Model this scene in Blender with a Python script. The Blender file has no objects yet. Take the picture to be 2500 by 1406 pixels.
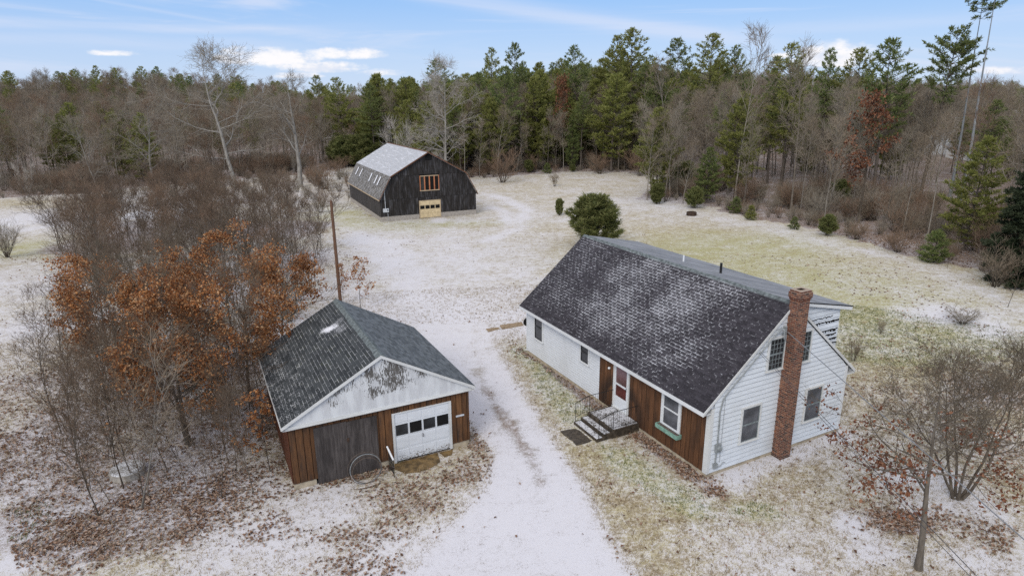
import bpy, math, random
import numpy as np
from mathutils import Matrix, Vector
SC = bpy.context.scene
COL = SC.collection
PI = math.pi
rad = math.radians
RNG = np.random.default_rng(11)
random.seed(5)

# ------------------------------------------------------------------ camera
CAMH = 13.3
F_PX = 1557.14
RT = np.array([0.99996355, -0.00242931, -0.00818516])
UP = np.array([0.00853806, 0.28451686, 0.95863301])
FW = np.array([0.0, 0.95866796, -0.28452723])
cd = bpy.data.cameras.new('camera')
cam = bpy.data.objects.new('camera', cd)
COL.objects.link(cam)
m4 = Matrix.Identity(4)
for i_ in range(3):
    m4[i_][0] = RT[i_]; m4[i_][1] = UP[i_]; m4[i_][2] = -FW[i_]
m4[2][3] = CAMH
cam.matrix_world = m4
cd.sensor_width = 36.0
cd.lens = 36.0 * F_PX / 2500.0
cd.clip_start = 0.2
cd.clip_end = 6000
SC.camera = cam

# ------------------------------------------------------------------ terrain
def sstep(a, b, x):
    t = np.clip((x - a) / (b - a), 0, 1)
    return t * t * (3 - 2 * t)

def _hash(ix, iy, s):
    n = (ix * 374761393 + iy * 668265263 + s * 982451653) & 0x7fffffff
    n = ((n ^ (n >> 13)) * 1274126177) & 0x7fffffff
    return ((n ^ (n >> 16)) & 0xffff) / 65535.0

def vnoise(x, y, s=0):
    x = np.asarray(x, float); y = np.asarray(y, float)
    ix = np.floor(x).astype(np.int64); iy = np.floor(y).astype(np.int64)
    fx = x - ix; fy = y - iy
    fx = fx * fx * (3 - 2 * fx); fy = fy * fy * (3 - 2 * fy)
    a = _hash(ix, iy, s); b = _hash(ix + 1, iy, s); c = _hash(ix, iy + 1, s); d = _hash(ix + 1, iy + 1, s)
    return (a * (1 - fx) + b * fx) * (1 - fy) + (c * (1 - fx) + d * fx) * fy

def fbm(x, y, s=0, o=4):
    v = 0; a = .5
    for k in range(o):
        v = v + a * vnoise(np.asarray(x) * 2 ** k, np.asarray(y) * 2 ** k, s + k * 7); a *= .5
    return v / (1 - .5 ** o)

def hz(x, y):
    x = np.asarray(x, float); y = np.asarray(y, float)
    z = -0.26 * (1 - sstep(-3.5, 3.0, x)) * (1 - sstep(40, 60, y)) - 0.81 * sstep(40, 68, y) * (1 - .6 * sstep(20, 30, x) * (1 - sstep(60, 75, y)))
    z = z + 0.16 * (fbm(x / 7, y / 7, 3, 2) - .5) * sstep(6, 14, np.hypot(x - 6, y - 27)) * sstep(5.5, 9, np.hypot(x + 6.5, y - 24.5)) * sstep(15, 20, np.hypot(x + 14, y - 87))
    z = z + 10.5 * np.exp(-(((x + 150) / 58) ** 2 + ((y - 285) / 90) ** 2))
    z = z + 3.0 * np.exp(-(((x + 240) / 60) ** 2 + ((y - 260) / 90) ** 2))
    z = z + 5.0 * sstep(125, 190, y) * sstep(-30, 20, x) * (1 - sstep(70, 130, x)) * (1 - sstep(280, 420, y))
    z = z + sstep(550, 1100, y) * (20 + 16 * np.sin(x / 330 + 1.1) + 7 * np.sin(x / 120))
    return z

def gp(px, py, z0=None):
    """where the sight line through a point of the photograph meets the ground"""
    d = RT * (px - 1250) / F_PX + UP * (703 - py) / F_PX + FW
    z = 0.0
    for _ in range(12):
        t = (z - CAMH) / d[2]
        x, y = d[0] * t, d[1] * t
        z = float(hz(x, y)) if z0 is None else z0
    return x, y, z

# ------------------------------------------------------------------ node helpers
class NT:
    def __init__(s, nt): s.nt = nt
    def n(s, typ, ins=None, **props):
        nd = s.nt.nodes.new(typ)
        for k, v in props.items(): setattr(nd, k, v)
        for k, v in (ins or {}).items():
            sock = nd.inputs[k]
            if isinstance(v, bpy.types.NodeSocket): s.nt.links.new(v, sock)
            else: sock.default_value = v
        return nd
    def m(s, op, a, b=0.0, c=0.0, clamp=False):
        return s.n('ShaderNodeMath', {0: a, 1: b, 2: c}, operation=op, use_clamp=clamp).outputs[0]
    def noise(s, vec, scale, detail=3.0, rough=.55, dist=0.0, out=0):
        return s.n('ShaderNodeTexNoise', {'Vector': vec, 'Scale': scale, 'Detail': detail, 'Roughness': rough, 'Distortion': dist}).outputs[out]
    def mapr(s, v, a, b, c=0.0, d=1.0, smooth=True):
        return s.n('ShaderNodeMapRange', {0: v, 1: a, 2: b, 3: c, 4: d}, interpolation_type='SMOOTHSTEP' if smooth else 'LINEAR').outputs[0]
    def mix(s, f, a, b, blend='MIX'):
        nd = s.n('ShaderNodeMix', data_type='RGBA', blend_type=blend)
        for idx, v in ((0, f), (6, a), (7, b)):
            if isinstance(v, bpy.types.NodeSocket): s.nt.links.new(v, nd.inputs[idx])
            elif idx == 0: nd.inputs[0].default_value = v
            else: nd.inputs[idx].default_value = (v[0], v[1], v[2], 1)
        return nd.outputs[2]
    def vmul(s, v, k):
        return s.n('ShaderNodeVectorMath', {0: v, 1: k}, operation='MULTIPLY').outputs[0]
    def attr(s, name):
        return s.n('ShaderNodeAttribute', attribute_name=name).outputs['Fac']
    def obj(s): return s.n('ShaderNodeTexCoord').outputs['Object']
    def uv(s): return s.n('ShaderNodeTexCoord').outputs['UV']
    def pos(s): return s.n('ShaderNodeNewGeometry').outputs['Position']
    def island(s): return s.n('ShaderNodeNewGeometry').outputs['Random Per Island']
    def orand(s): return s.n('ShaderNodeObjectInfo').outputs['Random']
    def bump(s, h, strength=.3, dist=.02):
        return s.n('ShaderNodeBump', {'Height': h, 'Strength': strength, 'Distance': dist}).outputs[0]

def newmat(name):
    mt = bpy.data.materials.new(name); mt.use_nodes = True
    nt = mt.node_tree
    b = nt.nodes['Principled BSDF']
    b.inputs['Specular IOR Level'].default_value = .25
    return mt, NT(nt), b

def setc(N, b, col, rough=.8, bump=None):
    if isinstance(col, bpy.types.NodeSocket): N.nt.links.new(col, b.inputs['Base Color'])
    else: b.inputs['Base Color'].default_value = (*col, 1)
    if isinstance(rough, bpy.types.NodeSocket): N.nt.links.new(rough, b.inputs['Roughness'])
    else: b.inputs['Roughness'].default_value = rough
    if bump is not None: N.nt.links.new(bump, b.inputs['Normal'])

# ------------------------------------------------------------------ mesh helpers
class MB:
    """collects faces; build() makes ONE mesh"""
    def __init__(s): s.v = []; s.f = []; s.u = []; s.mi = []; s.cur = 0
    def face(s, pts, uv=None):
        k = len(s.v); s.v += [tuple(p) for p in pts]; s.f.append(tuple(range(k, k + len(pts))))
        s.u.append(uv if uv else [(p[0] + p[1], p[2]) for p in pts]); s.mi.append(s.cur)
    def box(s, x0, x1, y0, y1, z0, z1):
        P = [(x0, y0, z0), (x1, y0, z0), (x1, y1, z0), (x0, y1, z0), (x0, y0, z1), (x1, y0, z1), (x1, y1, z1), (x0, y1, z1)]
        for q in ((0, 3, 2, 1), (4, 5, 6, 7), (0, 1, 5, 4), (1, 2, 6, 5), (2, 3, 7, 6), (3, 0, 4, 7)): s.face([P[i] for i in q])
    def prism(s, pts, off):
        """polygon pts extruded by the vector off"""
        o = Vector(off); A = [Vector(p) for p in pts]; B = [a + o for a in A]
        nrm = Vector((0, 0, 0))
        for i in range(len(A)):
            a = A[i]; b = A[(i + 1) % len(A)]; nrm += a.cross(b)
        if nrm.dot(o) > 0: A, B = A[::-1], B[::-1]
        s.face(A); s.face(B[::-1])
        n = len(A)
        for i in range(n): s.face([A[(i + 1) % n], A[i], B[i], B[(i + 1) % n]])
    def tube(s, pts, r, n=8, cap=True):
        P = [np.array(p, float) for p in pts]
        R = r if isinstance(r, (list, tuple)) else [r] * len(P)
        rings = []
        t0 = P[1] - P[0]; ref = np.array([0, 0, 1.0]) if abs(t0[2]) < .9 * np.linalg.norm(t0) else np.array([1.0, 0, 0])
        for i in range(len(P)):
            t = P[min(i + 1, len(P) - 1)] - P[max(i - 1, 0)]; t = t / (np.linalg.norm(t) + 1e-9)
            a = np.cross(t, ref); a /= np.linalg.norm(a) + 1e-9; b = np.cross(t, a); ref = np.cross(a, t)
            rings.append([P[i] + R[i] * (math.cos(2 * PI * k / n) * a + math.sin(2 * PI * k / n) * b) for k in range(n)])
        for i in range(len(P) - 1):
            for k in range(n):
                s.face([rings[i][k], rings[i + 1][k], rings[i + 1][(k + 1) % n], rings[i][(k + 1) % n]])
        if cap: s.face(rings[0]); s.face(rings[-1][::-1])
    def build(s, name, mats, parent=None, loc=(0, 0, 0), rotz=0, smooth=False):
        me = bpy.data.meshes.new(name); me.from_pydata(s.v, [], s.f)
        uvl = me.uv_layers.new(name='UVMap')
        uvl.data.foreach_set('uv', [c for f in s.u for p in f for c in p[:2]])
        if not isinstance(mats, (list, tuple)): mats = [mats]
        for mt in mats: me.materials.append(mt)
        me.polygons.foreach_set('material_index', s.mi)
        if smooth: me.polygons.foreach_set('use_smooth', [True] * len(s.f))
        me.update()
        o = bpy.data.objects.new(name, me); COL.objects.link(o)
        o.location = loc; o.rotation_euler = (0, 0, rotz)
        if parent: o.parent = parent
        return o

def tag(o, label=None, cat=None, group=None, kind=None):
    for k, v in (('label', label), ('category', cat), ('group', group), ('kind', kind)):
        if v: o[k] = v
    return o

def empty(name, loc, rotz=0, label=None, cat=None, group=None, parent=None):
    o = bpy.data.objects.new(name, None); COL.objects.link(o)
    o.empty_display_size = .3; o.location = loc; o.rotation_euler = (0, 0, rotz)
    if parent: o.parent = parent
    return tag(o, label, cat, group)
# ------------------------------------------------------------------ materials
def m_plain(name, col, rough=.7, var=.25, scale=6.0, metal=0.0, bump=.0):
    mt, N, b = newmat(name)
    nz = N.noise(N.obj(), scale, 4)
    c = N.mix(N.mapr(nz, .3, .7), [k * (1 - var) for k in col], [min(1, k * (1 + var)) for k in col])
    setc(N, b, c, rough, N.bump(nz, bump, .02) if bump else None)
    b.inputs['Metallic'].default_value = metal
    return mt

def m_white_paint(name, dirt=.35, peel=0.0, base=(.74, .76, .78)):
    mt, N, b = newmat(name)
    o = N.obj()
    st = N.noise(N.vmul(o, (1.5, 1.5, 9.0)), 1.6, 5, .65)
    gr = N.noise(o, .5, 3)
    c = N.mix(N.mapr(st, .35, .75), base, [k * .86 for k in base])
    c = N.mix(N.m('MULTIPLY', N.mapr(gr, .45, .8), dirt), c, (.42, .42, .40))
    if peel:
        pn = N.noise(N.vmul(o, (5, 5, 12)), 2.2, 6, .7)
        lim = N.mapr(N.n('ShaderNodeSeparateXYZ', {0: o}).outputs[2], .15, .62, .17, -.05) if peel == 2 else .0
        c = N.mix(N.mapr(N.m('ADD', pn, lim), .66, .72), c, (.16, .13, .10))
    setc(N, b, c, .62, N.bump(st, .08, .01))
    return mt

def m_gable_peel():
    mt, N, b = newmat('peeling_white_panel')
    o = N.obj()
    lum = N.n('ShaderNodeSeparateXYZ', {0: o})
    x, z = lum.outputs[0], lum.outputs[2]
    # flakes run down in thin vertical tongues inside the upper middle of the gable
    ln = N.noise(N.vmul(o, (11, 11, 2.4)), 1.5, 4, .75, 1.6)
    big = N.noise(o, 1.4, 2)
    edge = N.m('ADD', z, N.m('MULTIPLY', N.m('SUBTRACT', big, .5), .9))
    zone = N.m('MULTIPLY', N.mapr(edge, 2.86, 3.2), N.m('MULTIPLY', N.mapr(x, 1.0, 1.7), N.mapr(x, 5.25, 5.4, 1, 0)))
    fade = N.mapr(big, .35, .62, .25, 1)
    th = N.m('SUBTRACT', .70, N.m('MULTIPLY', N.m('MULTIPLY', zone, fade), .27))
    flake = N.m('MULTIPLY', N.m('GREATER_THAN', ln, th), N.mapr(zone, .05, .3))
    wood = N.mix(N.noise(N.vmul(o, (14, 14, 1.5)), 2, 3), (.05, .048, .045), (.17, .16, .15))
    wh = N.mix(N.mapr(N.noise(N.vmul(o, (3, 3, .7)), 1.5, 4), .35, .75), (.66, .68, .70), (.52, .53, .55))
    setc(N, b, N.mix(flake, wh, wood), .75)
    return mt

def m_boards(name, ca, cb, cdark, board=.2, dark_amt=.5, dark_arc=None):
    """weathered timber, grain along z; each board of the mesh takes its own tone"""
    mt, N, b = newmat(name)
    o = N.obj()
    isl = N.island()
    off = N.n('ShaderNodeVectorMath', {0: o, 1: N.n('ShaderNodeCombineXYZ', {0: N.m('MULTIPLY', isl, 9.0), 2: N.m('MULTIPLY', isl, 31.0)}).outputs[0]}, operation='ADD').outputs[0]
    g = N.noise(N.vmul(off, (16, 16, 1.1)), 1.5, 5, .65, .4)
    s2 = N.noise(N.vmul(off, (2.0, 2.0, .55)), 1.2, 4, .6)
    c = N.mix(N.mapr(g, .3, .72), ca, cb)
    c = N.mix(N.m('MULTIPLY', N.mapr(s2, .42, .72), dark_amt), c, cdark)
    c = N.mix(N.m('MULTIPLY', isl, .45), c, [k * .5 for k in ca])
    if dark_arc:   # a darker ring arching over the doorway
        s_ = N.n('ShaderNodeSeparateXYZ', {0: o}); dy = N.m('SUBTRACT', s_.outputs[1], dark_arc[0]); dz = N.m('MULTIPLY', N.m('SUBTRACT', s_.outputs[2], dark_arc[1]), 1.1)
        rr = N.m('ADD', N.m('SQRT', N.m('ADD', N.m('MULTIPLY', dy, dy), N.m('MULTIPLY', dz, dz))), N.m('MULTIPLY', N.m('SUBTRACT', s2, .5), .35))
        ring = N.m('MULTIPLY', N.mapr(rr, dark_arc[2] - .12, dark_arc[2]), N.mapr(rr, dark_arc[2] + .1, dark_arc[2] + .65, 1, 0))
        c = N.mix(N.m('MULTIPLY', ring, .75), c, (.022, .015, .012))
    setc(N, b, c, .78, N.bump(g, .25, .01))
    return mt

def m_shingle(name, ca, cb, row, tab, snow_expr, snowcol=(.70, .71, .76), moss=0.0, mortar=.013):
    """asphalt shingles in courses (uv in metres: u along the eave, v up the slope), frost caught on the butts"""
    mt, N, b = newmat(name)
    uv = N.uv()
    br = N.n('ShaderNodeTexBrick', {'Vector': uv, 'Scale': 1.0, 'Mortar Size': mortar, 'Mortar Smooth': .25, 'Brick Width': tab, 'Row Height': row,
                                    'Color1': (0, 0, 0, 1), 'Color2': (1, 1, 1, 1), 'Mortar': (.5, .5, .5, 1), 'Bias': 0.0}, offset=.5, offset_frequency=2)
    tone = br.outputs['Color']; joint = br.outputs['Fac']
    big = N.noise(uv, .45, 3, .55)
    mid = N.noise(uv, 2.3, 4, .6)
    fine = N.noise(uv, 19.0, 3, .6)
    sx = N.n('ShaderNodeSeparateXYZ', {0: uv})
    c = N.mix(N.mapr(tone, 0, 1, .0, 1), ca, cb)
    c = N.mix(N.m('MULTIPLY', N.mapr(fine, .4, .75), .5), c, [k * 1.7 for k in cb])
    if moss: c = N.mix(N.m('MULTIPLY', N.mapr(mid, .5, .75), moss), c, (.055, .06, .035))
    sn = snow_expr(N, sx.outputs[0], sx.outputs[1], big, mid, fine, joint)
    c = N.mix(sn, c, snowcol)
    h = N.m('ADD', N.m('MULTIPLY', joint, -.6), N.m('MULTIPLY', fine, .3))
    setc(N, b, c, N.mapr(sn, 0, 1, .82, .9), N.bump(h, .35, .015))
    return mt

def m_bark(name, ca, cb, scale=9.0, pale=None):
    mt, N, b = newmat(name)
    o = N.obj()
    g = N.noise(N.vmul(o, (1, 1, .25)), scale, 4, .65)
    c = N.mix(N.mapr(g, .3, .7), ca, cb)
    if pale:
        c = N.mix(N.mapr(N.noise(o, 1.3, 3), .5, .62), c, pale)
    rnd = N.orand()
    c = N.mix(N.m('MULTIPLY', rnd, .55), c, [k * .5 for k in ca])
    setc(N, b, c, .9)
    return mt

def m_twig(name, ca, cb):
    mt, N, b = newmat(name)
    rnd = N.orand(); isl = N.island()
    c = N.mix(rnd, ca, cb)
    c = N.mix(N.m('MULTIPLY', isl, .6), c, [k * 1.5 for k in ca])
    setc(N, b, c, .9)
    return mt

def m_leaf(name, cols, transl=.35, rough=.6, hue=True):
    mt, N, b = newmat(name)
    isl = N.island()
    r = N.n('ShaderNodeValToRGB', {0: isl})
    el = r.color_ramp.elements
    while len(el) < len(cols): el.new(.5)
    for i, cc in enumerate(cols):
        el[i].position = i / (len(cols) - 1); el[i].color = (*cc, 1)
    c = r.outputs[0]
    if hue:
        c = N.mix(N.m('MULTIPLY', N.orand(), .5), c, N.mix(.5, c, (.10, .085, .03)))
    setc(N, b, c, rough)
    tr = N.n('ShaderNodeBsdfTranslucent', {'Color': c})
    ms = N.n('ShaderNodeMixShader', {0: transl, 1: b.outputs[0], 2: tr.outputs[0]})
    N.nt.links.new(ms.outputs[0], N.nt.nodes['Material Output'].inputs[0])
    return mt

def m_glass_dark(name, col=(.015, .017, .02), rough=.12, spec=.5):
    mt, N, b = newmat(name)
    nz = N.noise(N.obj(), 1.3, 2)
    c = N.mix(N.mapr(nz, .3, .7), col, [k * 2.6 for k in col])
    setc(N, b, c, rough)
    b.inputs['Specular IOR Level'].default_value = spec
    return mt

def m_brick():
    mt, N, b = newmat('red_brick')
    uv = N.uv()
    br = N.n('ShaderNodeTexBrick', {'Vector': uv, 'Scale': 1.0, 'Mortar Size': .007, 'Mortar Smooth': .2, 'Brick Width': .21, 'Row Height': .072,
                                    'Color1': (0, 0, 0, 1), 'Color2': (1, 1, 1, 1), 'Mortar': (.5, .5, .5, 1)}, offset=.5, offset_frequency=2)
    r = N.n('ShaderNodeValToRGB', {0: br.outputs['Color']})
    el = r.color_ramp.elements
    for i, (p, cc) in enumerate(((0, (.030, .020, .020)), (.25, (.13, .042, .028)), (.6, (.205, .074, .040)), (1, (.31, .135, .075)))):
        e = el[i] if i < 2 else el.new(p)
        e.position = p; e.color = (*cc, 1)
    c = N.mix(N.mapr(N.noise(uv, 6, 3), .35, .7), r.outputs[0], N.mix(.75, r.outputs[0], (.055, .035, .03)))
    c = N.mix(br.outputs['Fac'], c, (.33, .26, .21))
    setc(N, b, c, .85, N.bump(N.m('MULTIPLY', br.outputs['Fac'], -1.0), .6, .01))
    return mt

def m_ground(name, driveway=False):
    mt, N, b = newmat(name)
    P = N.pos()
    sx = N.n('ShaderNodeSeparateXYZ', {0: P})
    flat = N.n('ShaderNodeCombineXYZ', {0: sx.outputs[0], 1: sx.outputs[1]}).outputs[0]
    sn, lf, gr = N.attr('snow'), N.attr('leaf'), N.attr('green')
    n_big = N.noise(flat, .35, 3, .55)
    n_mid = N.noise(flat, 1.6, 4, .6, .4)
    n_fin = N.noise(flat, 9.0, 3, .65)
    n_vf = N.noise(flat, 34.0, 2, .6)
    blade = N.noise(N.vmul(flat, (1.0, 1.0, 1)), 60.0, 2, .7)
    if True:
        soil = N.mix(N.mapr(n_fin, .3, .7), (.23, .175, .115), (.46, .37, .26))
        soil = N.mix(N.mapr(n_mid, .4, .7), soil, (.50, .425, .25))
        g2 = N.mix(N.mapr(n_fin, .3, .7), (.265, .26, .105), (.49, .47, .22))
        soil = N.mix(N.m('MULTIPLY', gr, N.mapr(N.m('ADD', n_mid, N.m('MULTIPLY', n_fin, .5)), .38, .80)), soil, g2)
        soil = N.mix(N.m('MULTIPLY', N.mapr(blade, .45, .7), .45), soil, (.13, .10, .06))
    grav = N.mix(N.mapr(n_vf, .3, .7), (.20, .18, .165), (.42, .385, .36))
    soil = N.mix(N.attr('gravel'), soil, grav)
    leafc = N.mix(N.mapr(n_vf, .35, .65), (.085, .052, .036), (.24, .165, .12))
    leafc = N.mix(N.mapr(n_fin, .45, .7), leafc, (.32, .25, .20))
    lmask = N.mapr(N.m('ADD', N.m('MULTIPLY', N.m('SUBTRACT', lf, .5), 1.1), N.m('ADD', N.m('MULTIPLY', n_fin, .6), N.m('MULTIPLY', n_vf, .5))), .50, .66)
    c = N.mix(lmask, soil, leafc)
    # thin snow: its cover breaks up over the grass at every scale
    n_c = N.noise(flat, 3.6, 3, .6)
    z_ = lambda v, k: N.m('MULTIPLY', N.m('SUBTRACT', v, .5), k)
    s0 = N.m('ADD', N.m('SUBTRACT', sn, .5), N.m('ADD', N.m('ADD', z_(n_mid, .75), z_(n_c, .75)), N.m('ADD', N.m('ADD', z_(n_fin, 1.15), z_(n_vf, 1.5)), N.m('ADD', z_(blade, 1.0), z_(n_big, .5)))))
    smask = N.m('MULTIPLY', N.mapr(s0, -.34, .36), .93)
    snowc = N.mix(n_vf, (.56, .555, .605), (.73, .725, .775))
    c = N.mix(smask, c, snowc)
    h = N.m('ADD', N.m('MULTIPLY', n_vf, .6), N.m('ADD', N.m('MULTIPLY', blade, .5), N.m('MULTIPLY', n_fin, .6)))
    setc(N, b, c, .92, N.bump(h, .45, .03))
    b.inputs['Specular IOR Level'].default_value = .1
    return mt


def m_frost(name, base):
    mt, N, b = newmat(name)
    o = N.pos()
    a = N.noise(o, 3.5, 4, .65); c2 = N.noise(o, 26, 3, .65)
    st = N.mix(c2, [k * .6 for k in base], [k * 1.5 for k in base])
    k = N.mapr(N.m('ADD', a, N.m('MULTIPLY', N.m('SUBTRACT', c2, .5), 1.1)), .34, .62)
    setc(N, b, N.mix(N.m('MULTIPLY', k, .9), st, (.66, .67, .71)), .85, N.bump(c2, .3, .01))
    return mt
M = {}
M['ground'] = m_ground('frosted_grass')
M['drive'] = m_ground('frosted_gravel', True)
M['white'] = m_white_paint('white_siding_paint', .30, base=(.70, .735, .785))
M['white_worn'] = m_white_paint('worn_white_siding', .4, peel=1, base=(.69, .735, .79))
M['joint'] = m_plain('shaded_grimy_joint', (.17, .175, .18), .9, .35, 9)  # lap shadow and grime painted together as one dark line
M['joint_l'] = m_plain('faint_shaded_joint', (.50, .515, .54), .9, .2, 9)  # paler version of the painted lap shadow line
M['trim'] = m_white_paint('white_trim_paint', .3, base=(.70, .72, .74))
M['trim_worn'] = m_white_paint('flaking_trim_paint', .7, peel=1, base=(.66, .67, .67))
M['gable_panel'] = m_gable_peel()
M['brown_board'] = m_boards('brown_boards', (.10, .046, .022), (.20, .092, .044), (.030, .02, .016), dark_amt=.75, dark_arc=(5.16, .45, 1.15))
M['garage_board'] = m_boards('garage_boards', (.095, .044, .020), (.205, .098, .042), (.036, .030, .027), dark_amt=.9)
M['garage_side'] = m_boards('garage_side_boards', (.10, .035, .018), (.17, .06, .03), (.04, .025, .02), dark_amt=.5)
M['grey_ply'] = m_boards('grey_plywood', (.052, .044, .042), (.135, .118, .112), (.028, .024, .023), dark_amt=.85)
M['barn_board'] = m_boards('black_barn_boards', (.014, .012, .011), (.046, .040, .037), (.098, .096, .105), dark_amt=.9)
M['barn_side'] = m_boards('barn_side_boards', (.035, .032, .032), (.075, .070, .072), (.13, .115, .11), dark_amt=.6)
M['orange_wood'] = m_boards('orange_raw_wood', (.42, .15, .07), (.58, .25, .13), (.20, .08, .045), dark_amt=.5)
M['pale_wood'] = m_boards('pale_wood', (.50, .38, .25), (.62, .5, .36), (.3, .22, .15), dark_amt=.3)
M['copper'] = m_boards('rusty_edge', (.15, .065, .035), (.27, .13, .07), (.07, .055, .045), dark_amt=.8)
M['concrete'] = m_plain('concrete', (.36, .33, .29), .9, .25, 5, bump=.3)
M['concrete_tan'] = m_plain('tan_concrete', (.42, .36, .27), .9, .2, 4, bump=.2)
M['beige_block'] = m_plain('beige_block', (.36, .33, .30), .9, .18, 5, bump=.2)
M['wet_stone'] = m_plain('wet_stone', (.060, .048, .036), .5, .45, 7, bump=.3)
M['wet_slab'] = m_plain('wet_brown_concrete', (.15, .098, .042), .5, .5, 3.5, bump=.3)
M['path'] = m_plain('brown_path', (.27, .20, .13), .8, .25, 6, bump=.2)
M['glass'] = m_glass_dark('dark_glass')
M['screen'] = m_glass_dark('grey_insect_screen', (.060, .062, .070), .55, .25)
M['black'] = m_plain('black_void', (.008, .008, .008), .9, .2)
M['sash'] = m_plain('dark_sash', (.045, .048, .05), .6, .3)
M['greysash'] = m_plain('grey_green_sash', (.20, .23, .24), .6, .2)
M['red_door'] = m_plain('red_door_paint', (.085, .022, .02), .45, .4, 3)
M['pink_glass'] = m_glass_dark('storm_glass_over_red', (.070, .034, .038), .08, .6)
M['green_box'] = m_plain('faded_green_paint', (.20, .34, .28), .8, .3, 8)
M['soil'] = m_plain('window_box_soil', (.12, .10, .09), .95, .5, 14)
M['brick'] = m_brick()
M['iron'] = m_plain('black_iron', (.02, .02, .02), .5, .3)
M['rusty'] = m_plain('dark_rust', (.055, .035, .025), .7, .4)
M['wire'] = m_plain('rusty_wire', (.11, .085, .07), .6, .4)
M['grey_metal'] = m_plain('grey_metal', (.26, .28, .29), .5, .2)
M['pale_metal'] = m_plain('pale_metal', (.55, .58, .62), .45, .15)
M['yellow'] = m_plain('yellow_plastic', (.55, .42, .06), .5, .2)
M['beige_door'] = m_plain('cream_door_paint', (.62, .50, .31), .6, .15, 3)
M['white_door'] = m_white_paint('white_door_paint', .25, base=(.70, .73, .77))
M['white_door_worn'] = m_white_paint('white_door_paint_flaked_low', .25, peel=2, base=(.70, .73, .77))
M['pvc'] = m_plain('white_pvc', (.75, .77, .80), .4, .08)
M['pole_wood'] = m_bark('pole_wood', (.18, .095, .06), (.28, .175, .12), 6)
M['frost_stone'] = m_frost('frosted_wet_stone', (.065, .055, .045))
M['frost_conc'] = m_frost('frosted_concrete', (.30, .29, .27))
M['snow'] = m_plain('settled_snow', (.74, .75, .80), .9, .08, 4, bump=.2)
M['cable'] = m_plain('cable_jacket', (.06, .06, .065), .6, .2)
M['cable_pale'] = m_plain('aluminium_cable', (.20, .205, .215), .5, .2)

def _house_snow(N, u, v, big, mid, fine, joint):
    patch = N.m('ADD', N.m('MULTIPLY', N.mapr(big, .30, .66), .28), N.m('ADD', .39, N.m('MULTIPLY', N.m('SUBTRACT', mid, .5), .5)))
    ends = N.m('MULTIPLY', N.mapr(u, .2, 3.4, .45, 1), N.mapr(v, .05, 1.4, .6, 1))
    dens = N.m('MULTIPLY', patch, ends)
    dens = N.m('MULTIPLY', dens, N.mapr(u, 8.5, 10.5, 1.0, .75))
    fl = N.noise(N.vmul(N.uv(), (5, 9, 1)), 1.0, 4, .7)
    j = N.m('MULTIPLY', N.mapr(joint, .12, .6), N.mapr(N.m('ADD', dens, N.m('MULTIPLY', N.m('SUBTRACT', fl, .5), 2.0)), .26, .86))
    dust = N.m('MULTIPLY', N.mapr(N.m('ADD', dens, N.m('MULTIPLY', N.m('SUBTRACT', fine, .5), 1.2)), .45, 1.0), .26)
    return N.m('MAXIMUM', N.m('MULTIPLY', j, .80), dust, clamp=True)
def _garage_snow(N, u, v, big, mid, fine, joint):
    low = N.mapr(v, 2.2, .4, 0, 1)
    ln = N.m('MULTIPLY', N.mapr(joint, .3, .8), N.mapr(N.m('ADD', mid, N.m('MULTIPLY', fine, .7)), .70, 1.05))
    sp = N.m('MULTIPLY', low, N.mapr(N.m('ADD', N.m('MULTIPLY', fine, .8), N.m('MULTIPLY', mid, .4)), .66, .78))
    pat = N.m('MULTIPLY', N.mapr(N.m('ADD', big, N.m('MULTIPLY', fine, .25)), .72, .82), N.mapr(u, 3.5, 5.0))
    return N.m('MAXIMUM', N.m('MAXIMUM', N.m('MULTIPLY', ln, .7), N.m('MULTIPLY', sp, .8)), pat, clamp=True)
def _garage_snow_r(N, u, v, big, mid, fine, joint):
    return N.m('MULTIPLY', N.mapr(N.m('ADD', N.m('MULTIPLY', fine, .6), N.m('MULTIPLY', mid, .6)), .80, .9), .7)
def _barn_top(N, u, v, big, mid, fine, joint):
    streak = N.noise(N.vmul(N.uv(), (.25, 2.2, 1)), 2.0, 4, .6)
    return N.m('ADD', .42, N.m('ADD', N.m('MULTIPLY', N.mapr(streak, .5, .7), .42), N.m('MULTIPLY', N.mapr(fine, .4, .7), .15)), clamp=True)
def _barn_low(N, u, v, big, mid, fine, joint):
    st = N.noise(N.vmul(N.uv(), (3.2, .7, 1)), 2.0, 3, .6)
    a = N.m('MULTIPLY', N.mapr(joint, .2, .8), N.mapr(N.m('ADD', mid, st), .78, 1.15))
    return N.m('MAXIMUM', N.m('MULTIPLY', a, .8), N.m('MULTIPLY', N.mapr(st, .58, .75), .45), clamp=True)
def _rear(N, u, v, big, mid, fine, joint):
    return N.m('ADD', N.m('MULTIPLY', N.mapr(mid, .3, .7), .25), N.m('MULTIPLY', N.mapr(fine, .55, .7), .25))
M['roof_house'] = m_shingle('house_shingles', (.018, .016, .020), (.042, .038, .046), .143, .30, _house_snow, mortar=.015)
M['roof_rear'] = m_shingle('rear_roofing', (.10, .11, .125), (.15, .16, .18), .143, .30, _rear, mortar=.006)
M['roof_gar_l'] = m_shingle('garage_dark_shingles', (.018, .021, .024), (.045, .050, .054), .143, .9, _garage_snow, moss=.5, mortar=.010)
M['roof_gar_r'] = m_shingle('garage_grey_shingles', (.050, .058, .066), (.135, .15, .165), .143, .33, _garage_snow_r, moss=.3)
M['ridge_cap'] = m_plain('green_grey_ridge', (.125, .145, .15), .8, .4, 7)
M['roof_barn_t'] = m_shingle('barn_upper_shingles', (.14, .15, .16), (.22, .23, .245), .14, .3, _barn_top)
M['roof_barn_l'] = m_shingle('barn_lower_shingles', (.055, .050, .043), (.125, .113, .097), .17, .33, _barn_low, mortar=.02)
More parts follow.
